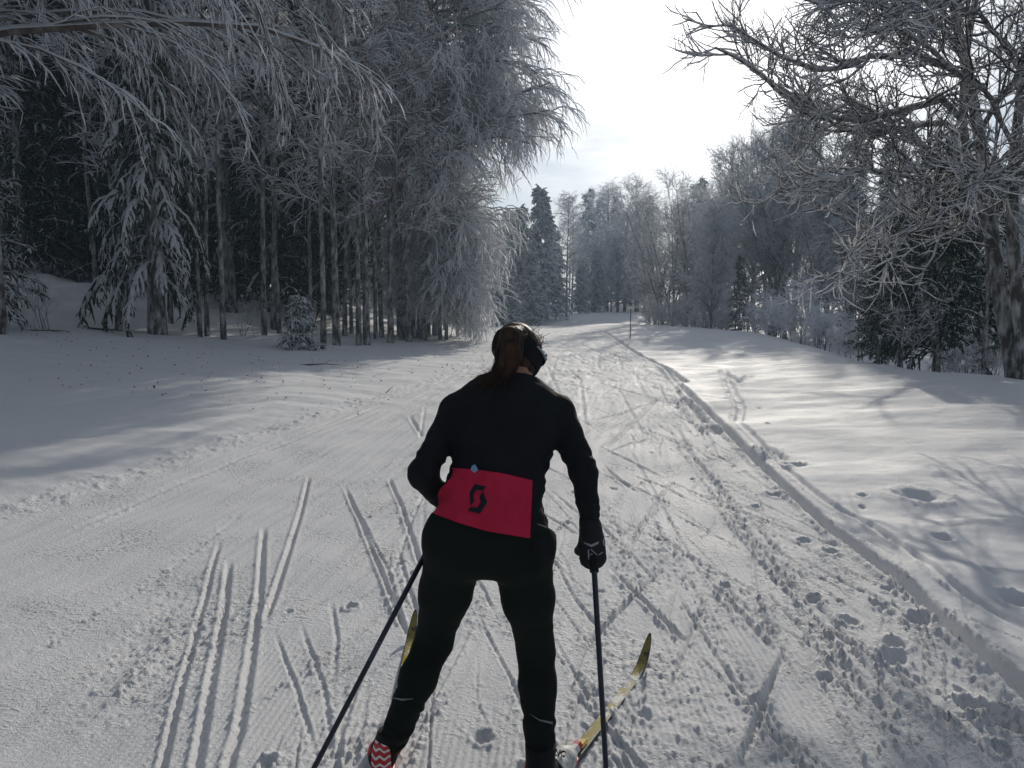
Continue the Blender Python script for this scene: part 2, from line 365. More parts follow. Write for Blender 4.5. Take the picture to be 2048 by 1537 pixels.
# ------------------------------------------------------------------ trees
class Wood:
    """collects bark tubes and snow ridges of one tree"""
    def __init__(s): s.b = {}; s.s = []; s.extra = []
    def tube(s, part, P, R, sides): s.b.setdefault(part, []).append((P, R, sides))
    def snow(s, P, R, w0, h0, rng): s.s.append((P, R, w0, h0, rng))
def tubes_mesh(name, items, material, smooth=True):
    V = []; Q = []; off = 0
    for P, R, n in items:
        Nn, K, _ = P.shape
        T = np.gradient(P, axis=1); T = norm(T)
        avg = np.abs(P[:, -1] - P[:, 0]); ref = np.eye(3)[np.argmin(avg, axis=1)][:, None, :]
        A = norm(np.cross(T, np.broadcast_to(ref, T.shape))); B = np.cross(T, A)
        ang = np.arange(n) * 2 * math.pi / n
        ring = P[:, :, None, :] + R[:, :, None, None] * (np.cos(ang)[:, None] * A[:, :, None, :] + np.sin(ang)[:, None] * B[:, :, None, :])
        V.append(ring.reshape(-1, 3))
        idx = off + np.arange(Nn * K * n).reshape(Nn, K, n); nx = np.roll(idx, -1, axis=2)
        Q.append(np.stack([idx[:, :-1], nx[:, :-1], nx[:, 1:], idx[:, 1:]], -1).reshape(-1, 4)); off += Nn * K * n
    return make_mesh(name, np.concatenate(V), quads=np.concatenate(Q), smooth=smooth, mats=[material])
def snow_mesh(name, items, material):
    V = []; Q = []; off = 0
    for P, R, w0, h0, rng in items:
        Nn, K, _ = P.shape
        T = norm(np.gradient(P, axis=1)); hz = np.linalg.norm(T[..., :2], axis=-1)
        H = np.cross(T, np.array((0, 0, 1.0))); H = norm(H + 1e-6); U = np.cross(H, T); U *= np.sign(U[..., 2:3] + 1e-9)
        amt = (.35 + .65 * hz) * rng.uniform(.45, 1.35, (Nn, K))
        end = np.ones(K); end[-1] = .35
        wd = (R * .95 + w0 * amt) * end; ht = R * .8 + h0 * amt * end
        V3 = np.stack([P - H * wd[..., None] + U * (R * .15)[..., None], P + U * ht[..., None] + H * (wd * rng.uniform(-.4, .4, (Nn, K)))[..., None], P + H * wd[..., None] + U * (R * .15)[..., None]], 2)
        V.append(V3.reshape(-1, 3))
        idx = off + np.arange(Nn * K * 3).reshape(Nn, K, 3)
        Q.append(np.stack([idx[:, :-1, :2], idx[:, 1:, :2], idx[:, 1:, 1:], idx[:, :-1, 1:]], -1).reshape(-1, 4)); off += Nn * K * 3
    return make_mesh(name, np.concatenate(V), quads=np.concatenate(Q), smooth=True, mats=[material])
def grow(rng, P, R, n, t0, t1, length, ang, K, droop=0., wig=.15, rk=.012, rend=.35, bias=None, flat=0., upfirst=0.):
    Nn, Kp, _ = P.shape
    pi = np.repeat(np.arange(Nn), n); Mm = len(pi)
    t = t0 + (t1 - t0) * (np.tile(np.arange(n), Nn) + rng.random(Mm)) / n
    f = t * (Kp - 1); i = np.minimum(f.astype(int), Kp - 2); fr = (f - i)[:, None]
    S = P[pi, i] * (1 - fr) + P[pi, i + 1] * fr; T = norm(P[pi, i + 1] - P[pi, i]); r = R[pi, i] * (1 - fr[:, 0]) + R[pi, i + 1] * fr[:, 0]
    v = rng.normal(size=(Mm, 3)); v -= (v * T).sum(1, keepdims=True) * T; v[:, 2] *= (1 - flat); v = norm(v)
    a = (ang * rng.uniform(.65, 1.3, Mm))[:, None]
    d = T * np.cos(a) + v * np.sin(a); d[:, 2] += upfirst
    if bias is not None: d = d + np.asarray(bias)
    d = norm(d)
    Ln = length(t) * rng.uniform(.6, 1.25, Mm)
    out = np.empty((Mm, K, 3)); out[:, 0] = S
    for k in range(1, K):
        d = norm(d + rng.normal(size=(Mm, 3)) * wig + np.array((0, 0, -droop)) * (1.0 / (K - 1)) * (.4 + 1.2 * k / K))
        S = S + d * (Ln / (K - 1))[:, None]; out[:, k] = S
    r0 = np.minimum(r * .78, rk * Ln + .002)
    return out, r0[:, None] * np.linspace(1, rend, K)[None]
def curve_line(pts, rad, K=14):
    pts = np.asarray(pts, float); rad = np.asarray(rad, float)
    d = np.concatenate([[0], np.cumsum(np.linalg.norm(np.diff(pts, axis=0), axis=1))]); t = np.linspace(0, d[-1], K)
    P = np.stack([np.interp(t, d, pts[:, i]) for i in range(3)], 1)
    for _ in range(2): P[1:-1] = .25 * P[:-2] + .5 * P[1:-1] + .25 * P[2:]
    return P[None], np.interp(t, d, rad)[None]
def trunk_line(rng, h, r, lean=(0, 0), wob=.12, K=14, top=.12, flare=1.15):
    z = np.linspace(0, 1, K)
    x = lean[0] * z ** 1.3 + wob * np.cumsum(rng.normal(size=K)) * .35 * z; y = lean[1] * z ** 1.3 + wob * np.cumsum(rng.normal(size=K)) * .35 * z
    P = np.stack([x, y, z * h - .25 * (z == 0)], 1)
    R = r * (1 - (1 - top) * z ** .9); R[0] *= flare
    return P[None], R[None]

PROTO = {}
def finish(kind, W, leaf=None):
    """turn the collected wood into meshes, shared by all trees of the kind"""
    parts = []
    for part, items in W.b.items():
        parts.append((part, tubes_mesh(part, items, {'trunk': M['bark'], 'limbs': M['bark'], 'crown': W.twig}[part])))
    if W.s: parts.append(('snow_cover', snow_mesh('snow_cover', W.s, M['tree_snow'])))
    for e in W.extra: parts.append(e)
    PROTO[kind] = parts
def beech(kind, seed, h, r, nl, n2, n3, n4, t0=.25, reach=3.2, droop=1.1, prof=None, bias=None, lean=(0, 0), w=.012, hh=.016, ang=1.1, up=.15, l3=.75, l4=.35, leaves=0, coh=1.0, rk1=.016):
    rng = np.random.default_rng(seed); W = Wood(); W.twig = M['frost_twig']
    T, TR = trunk_line(rng, h, r, lean); W.tube('trunk', T, TR, 9)
    A, AR = grow(rng, T, TR, nl, t0, .98, prof or (lambda t: reach * (1.15 - .75 * t)), ang, 8, droop * .55, .13, rk1, .3, bias, .35, up)
    W.tube('crown', A, AR, 5); W.snow(A, AR, w * .8, hh * 1.4, rng)
    B, BR = grow(rng, A, AR, n2, .15, .98, lambda t: reach * .42 * (1.1 - .5 * t), .75 * coh, 6, droop * .8, .14 * coh, .009, .4, None, .2)
    W.tube('crown', B, BR, 3); W.snow(B, BR, w, hh * 1.2, rng)
    C, CR = grow(rng, B, BR, n3, .1, 1.0, lambda t: l3 * (1.1 - .4 * t), .65 * coh, 4, droop * .9, .15 * coh, .007, .5)
    W.tube('crown', C, CR, 3); W.snow(C, CR, w, hh, rng)
    if n4:
        D, DR = grow(rng, C, CR, n4, .1, 1.0, lambda t: l4 + 0 * t, .7 * coh, 3, droop * .8, .15, .007, .6)
        W.snow(D, DR, w * .85, hh * .9, rng)
    if leaves:
        pk = rng.integers(0, len(C), leaves); c = C[pk, rng.integers(1, 4, leaves)] + rng.normal(size=(leaves, 3)) * .04
        a = norm(rng.normal(size=(leaves, 3))) * .05; b = norm(np.cross(a, rng.normal(size=(leaves, 3)))) * .03
        V = np.stack([c - a, c + b, c + a, c - b], 1).reshape(-1, 3)
        W.extra.append(('brown_leaves', make_mesh('brown_leaves', V, quads=np.arange(leaves * 4).reshape(-1, 4), mats=[M['brown_leaf']])))
    finish(kind, W)
def ascending(kind, seed, h, r, nl, n2, n3, n4=0, t0=.2, reach=2.6, w=.010, hh=.014, lean=(0, 0), ang=.75, l3=.6, stems=1, up=-.5, twig='twig_bark', bias=None):
    rng = np.random.default_rng(seed); W = Wood(); W.twig = M[twig]
    for s in range(stems):
        ln = (lean[0] + (0 if stems == 1 else rng.normal() * h * .16), lean[1] + (0 if stems == 1 else rng.normal() * h * .16))
        T, TR = trunk_line(rng, h * rng.uniform(.8, 1), r * (1 if s == 0 else rng.uniform(.5, .9)), ln, .16)
        T[..., 0] += 0 if s == 0 else rng.normal() * .2; T[..., 1] += 0 if s == 0 else rng.normal() * .2
        W.tube('trunk', T, TR, 8); 
        A, AR = grow(rng, T, TR, max(4, nl // stems), t0, .98, lambda t: reach * (1.1 - .65 * t), ang, 7, up, .16, .017, .3, bias, .2)
        W.tube('crown', A, AR, 5); W.snow(A, AR, w * .7, hh * 1.3, rng)
        B, BR = grow(rng, A, AR, n2, .15, .98, lambda t: reach * .42 * (1.1 - .4 * t), .7, 5, up * .6, .2, .010, .4)
        W.tube('crown', B, BR, 3); W.snow(B, BR, w * .8, hh, rng)
        C, CR = grow(rng, B, BR, n3, .15, 1.0, lambda t: l3 * (1.1 - .4 * t), .7, 4, up * .3, .22, .008, .5)
        W.tube('crown', C, CR, 3); W.snow(C, CR, w * .8, hh * .8, rng)
        if n4:
            D, DR = grow(rng, C, CR, n4, .1, 1.0, lambda t: l3 * .5 + 0 * t, .75, 3, 0, .2, .008, .6)
            W.tube('crown', D, DR, 3)
    finish(kind, W)
def spruce(kind, seed, h, r, nb, nt, reach, t0=.06, snow=1.0, droop=.9, lw=.035, pads=True, gap=1.0):
    rng = np.random.default_rng(seed); W = Wood(); W.twig = M['needles']
    T, TR = trunk_line(rng, h, r, (0, 0), .04, 12, .08, 1.2); W.tube('trunk', T, TR, 8)
    A, AR = grow(rng, T, TR, nb, t0, .985, lambda t: reach * (1.04 - t) ** .8 + .12, 1.45, 6, droop, .06, .012, .4, None, .75, .12)
    W.tube('crown', A, AR, 4)
    B, BR = grow(rng, A, AR, nt, .12, 1.0, lambda t: (reach * .26) * (1.15 - .7 * t) + .08, .9, 4, droop * .9, .10, .01, .5, None, .3)
    BR = np.linspace(lw, lw * .35, 4)[None] * rng.uniform(.7, 1.2, (len(B), 1))
    W.tube('crown', B, BR, 4)
    # hanging sprays under each twig
    C, CR = grow(rng, B, BR, 3, .1, .95, lambda t: .05 + reach * .07 + 0 * t, 1.0, 3, 1.6, .15, .01, .3)
    CR = np.linspace(lw * .55, .004, 3)[None] * np.ones((len(C), 1)); W.tube('crown', C, CR, 3)
    if snow > 0:
        k = rng.random(len(B)) < min(1, .85 * snow); W.snow(B[k], BR[k], .022 * snow, .035 * snow, rng)
        W.snow(A, AR + .012, .02 * snow, .03 * snow, rng)
        if pads:
            k = rng.random(len(C)) < .45 * snow; W.snow(C[k], CR[k], .012, .022, rng)
    finish(kind, W)

_count = [0]
def tree(kind, name, pos, rot, s, label, group=None, cat='tree', tilt=(0, 0), sz=None):
    r = bpy.data.objects.new(name, None); COL.objects.link(r); r.empty_display_size = .2
    r.location = (pos[0], pos[1], pos[2] - .03); r.rotation_euler = (tilt[0], tilt[1], rot); r.scale = (s, s, sz or s)
    tag(r, label, cat, group)
    for part, me in PROTO[kind]:
        o = bpy.data.objects.new(part, me); COL.objects.link(o); o.parent = r
        if part == 'brown_leaves': o['kind'] = 'stuff'
    return r

beech('beech_a', 11, 15, .105, 24, 6, 6, 0, .20, 2.5, .45, ang=.95, up=.3, w=.013, hh=.022, l3=.6)
beech('beech_b', 12, 16, .11, 26, 6, 6, 0, .20, 2.5, .4, ang=.95, up=.3, leaves=1500, w=.013, hh=.022, l3=.6)
beech('beech_edge', 43, 14, .12, 60, 9, 9, 1, .08, 4.5, 1.2, prof=lambda t: 3.75 * np.where(t < .34, .52 + 1.45 * t, 1.01 - .80 * (t - .34)), bias=(.62, -.15, 0), w=.013, hh=.022)
beech('beech_thin', 14, 15, .075, 18, 5, 5, 0, .28, 1.8, .35, ang=.9, up=.3, w=.013, hh=.022, l3=.55)
beech('overhang', 15, 12.5, .24, 30, 9, 10, 2, .28, 7.6, 1.0, bias=(1.15, -.05, .05), l3=.95, l4=.3, w=.013, hh=.022, coh=.62, rk1=.0095)
beech('frosty', 16, 8.2, .10, 34, 8, 8, 1, .12, 2.6, .55, ang=.8, up=.35)
ascending('bare_a', 21, 9.5, .13, 34, 9, 7, 2, .22, 2.7)
ascending('bare_b', 22, 10.5, .12, 30, 9, 8, 1, .28, 2.4, stems=2)
ascending('thicket', 27, 8.4, .075, 40, 7, 6, 1, .06, 2.0, stems=4, up=-.25, w=.010, hh=.014, twig='frost_twig', l3=.55, ang=.7)
ascending('far_bare', 23, 13, .12, 30, 7, 6, 0, .3, 2.2, up=.3, w=.014, hh=.018, ang=1.0)
ascending('far_frost', 24, 12, .11, 34, 8, 6, 0, .12, 2.6, up=.5, w=.020, hh=.024, ang=1.0, twig='frost_twig')
ascending('bush', 25, 2.0, .02, 40, 5, 5, 0, .05, 1.1, stems=8, up=.5, w=.012, hh=.015, twig='frost_twig', l3=.3)
ascending('shrub', 26, 2.6, .025, 24, 4, 3, 0, .25, .9, stems=6, up=-.3, w=.006, hh=.008, l3=.3)
spruce('spruce_snowy', 31, 11, .16, 120, 12, 2.4, .05, .85, 1.0, .042)
spruce('spruce_far', 36, 11, .16, 210, 8, 2.3, .04, 2.3, .75, .075)
spruce('spruce_dark', 32, 13, .17, 110, 12, 2.5, .05, .22, .9, .045)
spruce('spruce_hang', 33, 13, .2, 170, 13, 2.0, .10, .95, 2.8, .036)
spruce('spruce_small', 34, 1.6, .03, 60, 9, .62, .04, .9, .8, .022)
spruce('fir_green', 35, 8, .15, 90, 13, 2.3, .12, .35, .7, .045)

PI = math.pi
def T_(kind, name, px, D, s, rot, label, group=None, **k): return tree(kind, name, place(px, D), rot, s, label, group, **k)
# --- left forest, edge trees from left to right
T_('overhang', 'beech_tree', -340, 10.2, 1.0, 0.15, 'big snow laden beech reaching over the snow from beyond the left edge')
T_('overhang', 'beech_tree', -420, 14.5, 1.05, -0.1, 'second snowy beech behind the overhanging one at the left edge', sz=1.1)
T_('spruce_hang', 'spruce_tree', 318, 18.5, 1.0, .5, 'tall dark spruce with long hanging snow pads left of the thin trunks')
T_('spruce_snowy', 'spruce_tree', -30, 16.5, .55, 2.0, 'snow covered spruce cut by the left edge of the photo')
T_('beech_thin', 'beech_tree', 12, 15.5, 1.0, 1.2, 'dark trunk at the far left edge beside the snowy spruce')
T_('beech_a', 'beech_tree', 240, 18.6, .8, .3, 'leaning beech trunk just left of the hanging spruce', tilt=(0, .06))
T_('beech_thin', 'beech_tree', 402, 19.3, .8, 2.2, 'thin leaning stem, left one of the close pair beside the hanging spruce', tilt=(0, .03))
T_('beech_thin', 'beech_tree', 416, 19.6, .85, 4.2, 'thin stem, right one of the close pair beside the hanging spruce', tilt=(0, -.02))
T_('beech_thin', 'beech_tree', 449, 18.8, .95, 1.7, 'straight slim pale stem standing alone in front of the dark gap')
T_('spruce_small', 'spruce_tree', 600, 18.6, .82, .4, 'little snow dusted spruce standing at the foot of the left forest', cat='young spruce')
T_('beech_thin', 'beech_tree', 648, 19.2, 1.0, .9, 'slim pale trunk rising right behind the little spruce', tilt=(0, .015))
T_('beech_a', 'beech_tree', 674, 20.8, 1.0, 2.5, 'straight thick beech trunk just right of the little spruce')
T_('beech_thin', 'beech_tree', 718, 21.5, 1.05, 3.3, 'slim beech, left of two close trunks in front of the brown leaves')
T_('beech_b', 'beech_tree', 734, 22.0, .95, 3.9, 'beech with brown leaves, right of two close trunks')
T_('beech_b', 'beech_tree', 782, 23.5, .9, 5.1, 'snowy beech with brown leaves at the middle of the left edge')
T_('beech_a', 'beech_tree', 818, 25.0, .95, 4.0, 'leaning beech trunk between the brown leaves and the drooping crown', tilt=(0, .05))
T_('beech_edge', 'beech_tree', 846, 26.5, 1.08, 0.0, 'tall beech whose snowy crown droops over the trail', tilt=(0, .04))
T_('beech_edge', 'beech_tree', 872, 29.0, 1.22, -.35, 'beech behind the drooping one, crown bulging against the bright sky', tilt=(0, .02))
T_('beech_edge', 'beech_tree', 826, 28.0, 1.15, .25, 'beech with a drooping frosted crown left of the one over the trail')
T_('frosty', 'beech_tree', 930, 32.0, .62, .2, 'low frosted beech with branches fanning down to the snow at the forest corner')
T_('beech_edge', 'beech_tree', 880, 27.5, .5, -.2, 'small frosted beech leaning out below the drooping crown', sz=.5)
for px, D, s, q, lab in [(852, 26.0, .42, 1.0, 'low frosted sapling between the leaning trunk and the drooping beech'), (882, 27.5, .50, 2.0, 'dense frosted sapling filling the foot of the drooping beech'),
                         (915, 29.5, .50, 3.0, 'frosted sapling at the forest corner, branches fanning to the right'), (940, 31.0, .40, 4.0, 'outermost frosted sapling at the forest corner'),
                         (800, 25.5, .40, 5.0, 'frosted sapling between two trunks left of the forest corner'), (868, 30.0, .75, .6, 'taller frosted sapling behind the drooping beech')]:
    T_('frosty', 'beech_sapling', px, D, s, q, lab, cat='sapling')
for px, lab in ((622, 'slender trunk showing behind the tip of the little spruce'), (690, 'slender pale trunk close beside the straight thick beech trunk'), (704, 'slender pale trunk midway between the thick beech and the close pair'),
                (752, 'slender trunk just right of the close pair of beeches'), (764, 'slender trunk second to the right of the close pair of beeches'), (798, 'slender trunk right of the snowy beech with brown leaves'),
                (806, 'slender trunk touching the leaning beech on its left side'), (830, 'slender trunk just right of the leaning beech'), (838, 'slender trunk pressed against the left side of the drooping beech'),
                (858, 'slender trunk just right of the drooping beech'), (893, 'last slender trunk before the frosted forest corner'), (560, 'slender trunk left of the little spruce'),
                (530, 'slender trunk rising from the snow mound left of the little spruce'), (345, 'slender trunk half hidden behind the hanging spruce'), (200, 'slender trunk left of the hanging spruce')):
    T_('beech_thin', 'beech_tree', px, 19.5 + (px - 520) * .017 * (px > 520) + rs.uniform(.6, 3.2), rs.uniform(.8, 1.1), rs.uniform(0, 6.28), lab, 'slender trunks at the left forest edge', tilt=(0, rs.uniform(-.03, .03)))
T_('shrub', 'bare_shrub', 900, 28.5, .5, 1.0, 'scrubby snow dusted shrub under the drooping beech', cat='shrub')
T_('shrub', 'bare_shrub', 930, 29.5, .4, 2.0, 'last low shrub at the right end of the left forest edge', cat='shrub')
T_('shrub', 'bare_shrub', 490, 20.5, .45, 3.0, 'bare twiggy shrub on the snow mound right of the slim pale stem', cat='shrub')
T_('shrub', 'bare_shrub', 90, 17.0, .5, .7, 'bare twiggy shrub beside the left edge of the photo', cat='shrub')
# --- deep inside the left forest
rf = random.Random(21)
for i in range(64):
    px = rf.uniform(-80, 900); D = rf.uniform(23.5, 44) + max(0, (px - 560) * .022)
    k = rf.choice(('beech_thin', 'beech_thin', 'beech_a', 'beech_b'))
    T_(k, 'beech_tree', px, D, rf.uniform(.85, 1.2), rf.uniform(0, 6.28), 'tall bare beech standing inside the dim left forest behind its edge trees', 'beeches deep in the left forest', tilt=(rf.uniform(-.03, .03), rf.uniform(-.03, .03)))
for i in range(58):
    px = rf.uniform(-150, 880); D = rf.uniform(25, 52) + max(0, (px - 500) * .026)
    T_('spruce_dark', 'spruce_tree', px, D, rf.uniform(.8, 1.5), rf.uniform(0, 6.28), 'dark spruce standing deep inside the shaded left forest', 'spruces deep in the left forest')
# --- far end of the trail
for px, D, s, lab in [(1082, 56, .86, 'tallest blue shaded snowy spruce at the end of the left forest'), (1040, 54, .72, 'snowy spruce left of the tallest one at the trail end'),
                      (1006, 47, .55, 'low dark snowy spruce just above the crest behind the skier'), (975, 44, .5, 'snowy spruce half hidden behind the forest corner'),
                      (1062, 51, .5, 'small snowy spruce in front of the tallest one'), (1108, 62, .62, 'snowy spruce right behind the tallest one'),
                      (1160, 66, .42, 'small snowy spruce right of the lone bare tree'), (1190, 68, .5, 'larger snowy spruce right of the lone bare tree'), (945, 46, .5, 'spruce showing under the drooping beech branches'),
                      (1020, 66, .8, 'tall spruce behind the snowy group at the trail end')]:
    T_('spruce_far', 'spruce_tree', px, D, s, rf.uniform(0, 6.28), lab)
T_('far_bare', 'bare_tree', 1133, 60, .78, 1.0, 'lone thin bare tree rising above the snowy spruces at the trail end')
for i in range(34):
    px = rf.uniform(1120, 1420); D = rf.uniform(72, 100)
    k = rf.choice(('far_bare', 'far_bare', 'far_frost', 'spruce_dark'))
    if k == 'spruce_dark': T_(k, 'spruce_tree', px, D, rf.uniform(.75, 1.0), rf.uniform(0, 6.28), 'distant spruce in the wood closing off the trail', 'spruces in the far wood')
    else: T_(k, 'bare_tree', px, D, rf.uniform(.8, 1.05), rf.uniform(0, 6.28), 'distant thin bare tree in the wood closing off the trail', 'bare trees in the far wood')
for i in range(16):
    px = rf.uniform(1150, 1300); D = rf.uniform(67, 72)
    T_('far_frost', 'bare_tree', px, D, rf.uniform(.5, .75), rf.uniform(0, 6.28), 'frosted young tree in front of the far wood behind the knoll', 'frosted trees behind the knoll')
# --- right side, middle distance
for px, D, s, k, lab in [(1345, 43, 1.0, 'thicket', 'frosted many stemmed tree right of the tall marker pole'), (1310, 46, .75, 'thicket', 'low frosted tree nearest the tall marker pole'),
                         (1385, 42, 1.0, 'thicket', 'broad frosted tree right of the many stemmed one'), (1425, 42, 1.05, 'thicket', 'frosted tree left of the small dark spruce'),
                         (1458, 54, 1.2, 'bare_a', 'bare tree rising behind the small dark spruce'), (1530, 49, 1.3, 'bare_b', 'twin stemmed bare tree right of the small dark spruce'),
                         (1505, 52, 1.25, 'bare_a', 'bare tree behind the twin stemmed one'), (1585, 46, 1.4, 'bare_a', 'bare tree standing behind the frosty bush'),
                         (1614, 50, 1.45, 'bare_b', 'twin bare tree right behind the frosty bush'), (1660, 47, 1.35, 'bare_b', 'bare twin tree left of the dark firs'),
                         (1560, 56, 1.45, 'bare_b', 'taller bare tree further back behind the frosty bush')]:
    T_(k, 'bare_tree', px, D, s, rf.uniform(0, 6.28), lab)
T_('spruce_dark', 'spruce_tree', 1478, 33, .27, 1.0, 'small dark spruce under the bare trees right of the trail', cat='young spruce')
T_('bush', 'frosty_bush', 1600, 25.5, .95, .4, 'big round bush white with frost at the right field edge', cat='bush')
T_('bush', 'frosty_bush', 1650, 22.5, .6, 1.4, 'smaller frosty bush right of the big round one', cat='bush')
T_('bush', 'frosty_bush', 1690, 20.0, .4, 2.4, 'lowest frosty bush just left of the dark firs', cat='bush')
T_('bush', 'frosty_bush', 1300, 44, .9, 3.4, 'frosted bush at the foot of the trees by the marker pole', cat='bush')
for px, D, s, lab in [(1330, 41.5, .8, 'low frosted brush in front of the many stemmed tree'), (1365, 40.5, .9, 'low frosted brush right of the many stemmed tree'), (1395, 39.5, .7, 'frosted brush under the broad frosted tree'),
                    (1450, 36, .7, 'frosted brush touching the small dark spruce on its left'), (1510, 33, .9, 'frosted brush right of the small dark spruce'), (1535, 30, .8, 'frosted brush left of the big round bush'),
                    (1560, 28, .7, 'frosted brush at the left foot of the big round bush'), (1635, 24, .6, 'frosted brush between the round bush and the smaller one'), (1715, 19, .5, 'frosted brush against the left side of the low fir')]:
    T_('bush', 'frosty_bush', px, D, s, rf.uniform(0, 6.28), lab, cat='bush')
for px, D, s, lab in [(1405, 47, .95, 'thin frosted tree between the broad frosted tree and the spruce'), (1480, 44, 1.0, 'thin frosted tree behind the small dark spruce'), (1550, 38, .85, 'thin frosted tree left of the big round bush'),
                    (1640, 34, .8, 'thin frosted tree right of the big round bush'), (1700, 30, .75, 'thin frosted tree behind the low fir'), (1325, 50, 1.05, 'thin frosted tree behind the many stemmed one')]:
    T_('thicket', 'bare_tree', px, D, s, rf.uniform(0, 6.28), lab)
T_('bush', 'frosty_bush', 1420, 38, .8, 5.4, 'frosted bush left of the small dark spruce', cat='bush')
for i in range(80):
    px = rf.uniform(1420, 2250); D = rf.uniform(34, 85)
    k = rf.choice(('far_frost', 'bare_b', 'frosty', 'spruce_dark'))
    if k == 'spruce_dark': T_(k, 'spruce_tree', px, D, rf.uniform(.5, .8), rf.uniform(0, 6.28), 'spruce in the wood behind the right hand trees', 'spruces behind the right trees')
    else: T_(k, 'bare_tree', px, D, rf.uniform(.7, .95), rf.uniform(0, 6.28), 'frosted tree in the wood behind the right hand trees', 'frosted trees behind the right trees')
# --- right side, near
T_('fir_green', 'fir_tree', 1755, 16.5, .30, .3, 'low dark green fir in front at the right field edge', cat='young fir')
T_('fir_green', 'fir_tree', 1800, 18.0, .46, 1.3, 'dark green fir behind the low one on the right')
T_('fir_green', 'fir_tree', 1872, 16.0, .60, 2.3, 'tallest dark green fir with a mossy bare foot right of the twiggy shrub')
T_('fir_green', 'fir_tree', 1950, 18.5, .6, 3.3, 'dark fir behind the slim trunk on the right')
T_('shrub', 'bare_shrub', 1812, 15.2, .6, .5, 'bare many stemmed shrub between the dark firs', cat='shrub')
T_('beech_thin', 'bare_tree', 1966, 15.0, .62, .5, 'slim dark trunk left of the big leaning tree')
T_('bush', 'frosty_bush', 1920, 16.5, .5, .5, 'frosty bush behind the slim dark trunk', cat='bush')
T_('bush', 'frosty_bush', 1985, 18.0, .6, 4.5, 'frosty bush behind the big leaning tree', cat='bush')

def hero_tree():
    rng = np.random.default_rng(77); D0 = 13.0
    b = place(2036, D0)
    def ln(pp, r0, r1, dd=0., K=16):
        n = len(pp); pts = np.array([at(x, y, D0 + dd * i / (n - 1)) for i, (x, y) in enumerate(pp)]) - b
        return curve_line(pts, np.linspace(r0, r1, n), K)
    root = bpy.data.objects.new('bare_tree', None); COL.objects.link(root); root.location = b; root.empty_display_size = .2
    tag(root, 'big leaning bare tree with long snow lined boughs at the right edge', 'tree')
    W = Wood(); W.twig = M['twig_bark']
    t1 = ln([(2040, 790), (2028, 720), (2004, 620), (1987, 540), (1980, 420), (1968, 320), (1945, 190), (1915, 60), (1890, -90), (1860, -260)], .16, .055, .8)
    t1[1][0][0] *= 1.3
    t2 = ln([(2052, 790), (2047, 700), (2030, 560), (2020, 430), (2030, 280), (2050, 120), (2080, -60), (2090, -250)], .12, .045, -.8)
    t3 = ln([(1985, 500), (1958, 421), (1930, 300), (1922, 240), (1930, 120), (1960, -60), (1990, -220)], .09, .04, 1.0)
    for T, R in (t1, t2, t3): W.tube('trunk', T, R, 10)
    W.snow(t3[0], t3[1], 0, .012, rng); W.snow(t1[0][:, 3:], t1[1][:, 3:], 0, .012, rng)
    LB = [([(1950, 215), (1928, 127), (1857, 112), (1775, 101), (1725, 109), (1674, 137), (1613, 152), (1567, 122), (1517, 91), (1461, 51)], .065, -1.6),
          ([(1930, 250), (1907, 178), (1831, 218), (1755, 233), (1684, 241), (1618, 228), (1578, 203), (1537, 167), (1476, 122), (1430, 96)], .065, -.8),
          ([(1945, 290), (1902, 233), (1831, 254), (1725, 269), (1674, 259), (1643, 233), (1575, 180), (1500, 140)], .06, .8),
          ([(1940, 330), (1917, 335), (1857, 309), (1831, 274), (1760, 240), (1690, 190)], .05, 1.2),
          ([(1960, 430), (1917, 405), (1867, 396), (1826, 365), (1775, 340), (1704, 345), (1643, 370), (1552, 386)], .05, -.6),
          ([(1985, 480), (1940, 455), (1870, 440), (1800, 470), (1730, 500), (1650, 560)], .035, -1.0),
          ([(1930, 120), (1880, 40), (1800, -10), (1720, -10), (1660, 10), (1610, 0)], .06, -1.2),
          ([(1915, 60), (1840, -20), (1760, -60), (1700, -60), (1640, -80)], .055, .6),
          ([(1900, 0), (1850, -80), (1760, -140), (1650, -170)], .05, -.6),
          ([(1960, 260), (2010, 180), (2060, 110), (2120, 60)], .055, -.8), ([(1975, 400), (2040, 340), (2110, 320), (2180, 300)], .05, -1.2),
          ([(2025, 350), (1985, 330), (1925, 378)], .04, -1.5),
          ([(2030, 300), (1980, 200), (1900, 130), (1800, 60), (1720, 60)], .05, -2.0), ([(2045, 150), (1990, 60), (1930, 10), (1850, 0), (1760, 30)], .05, -2.2),
          ([(1895, -60), (1930, -120), (2000, -180)], .04, -.5), ([(2080, -60), (2000, -100), (1900, -110), (1790, -90)], .05, -1.0)]
    for i, (pp, r, dd) in enumerate(LB):
        P, R = ln(pp, r * .82, .011, dd - 2.4, 14)
        P[:, 1:-1] += rng.normal(size=(1, 12, 3)) * .03
        o = link('limb', tubes_mesh('limb', [(P, R, 7)], M['bark']), root)
        link('snow_cap', snow_mesh('snow_cap', [(P, R, .004, .035, rng)], M['tree_snow']), o)
        B, BR = grow(rng, P, R, 24, .14, 1.0, lambda t: 1.35 * (1.15 - .72 * t), .75, 7, -.45, .22, .0105, .4, None, .1)
        W.tube('crown', B, BR, 5); W.snow(B, BR, .005, .02, rng)
        C, CR = grow(rng, B, BR, 9, .15, 1.0, lambda t: .52 * (1.1 - .4 * t), .75, 5, -.3, .24, .0095, .5)
        W.tube('crown', C, CR, 3); W.snow(C, CR, .005, .013, rng)
        E, ER = grow(rng, C, CR, 3, .2, 1.0, lambda t: .26 + 0 * t, .8, 3, -.1, .25, .012, .6)
        W.tube('crown', E, ER, 3)
    for part in ('trunk', 'crown'):
        link(part, tubes_mesh(part, W.b[part], M['bark'] if part == 'trunk' else M['twig_bark']), root)
    link('snow_cover', snow_mesh('snow_cover', W.s, M['tree_snow']), root)
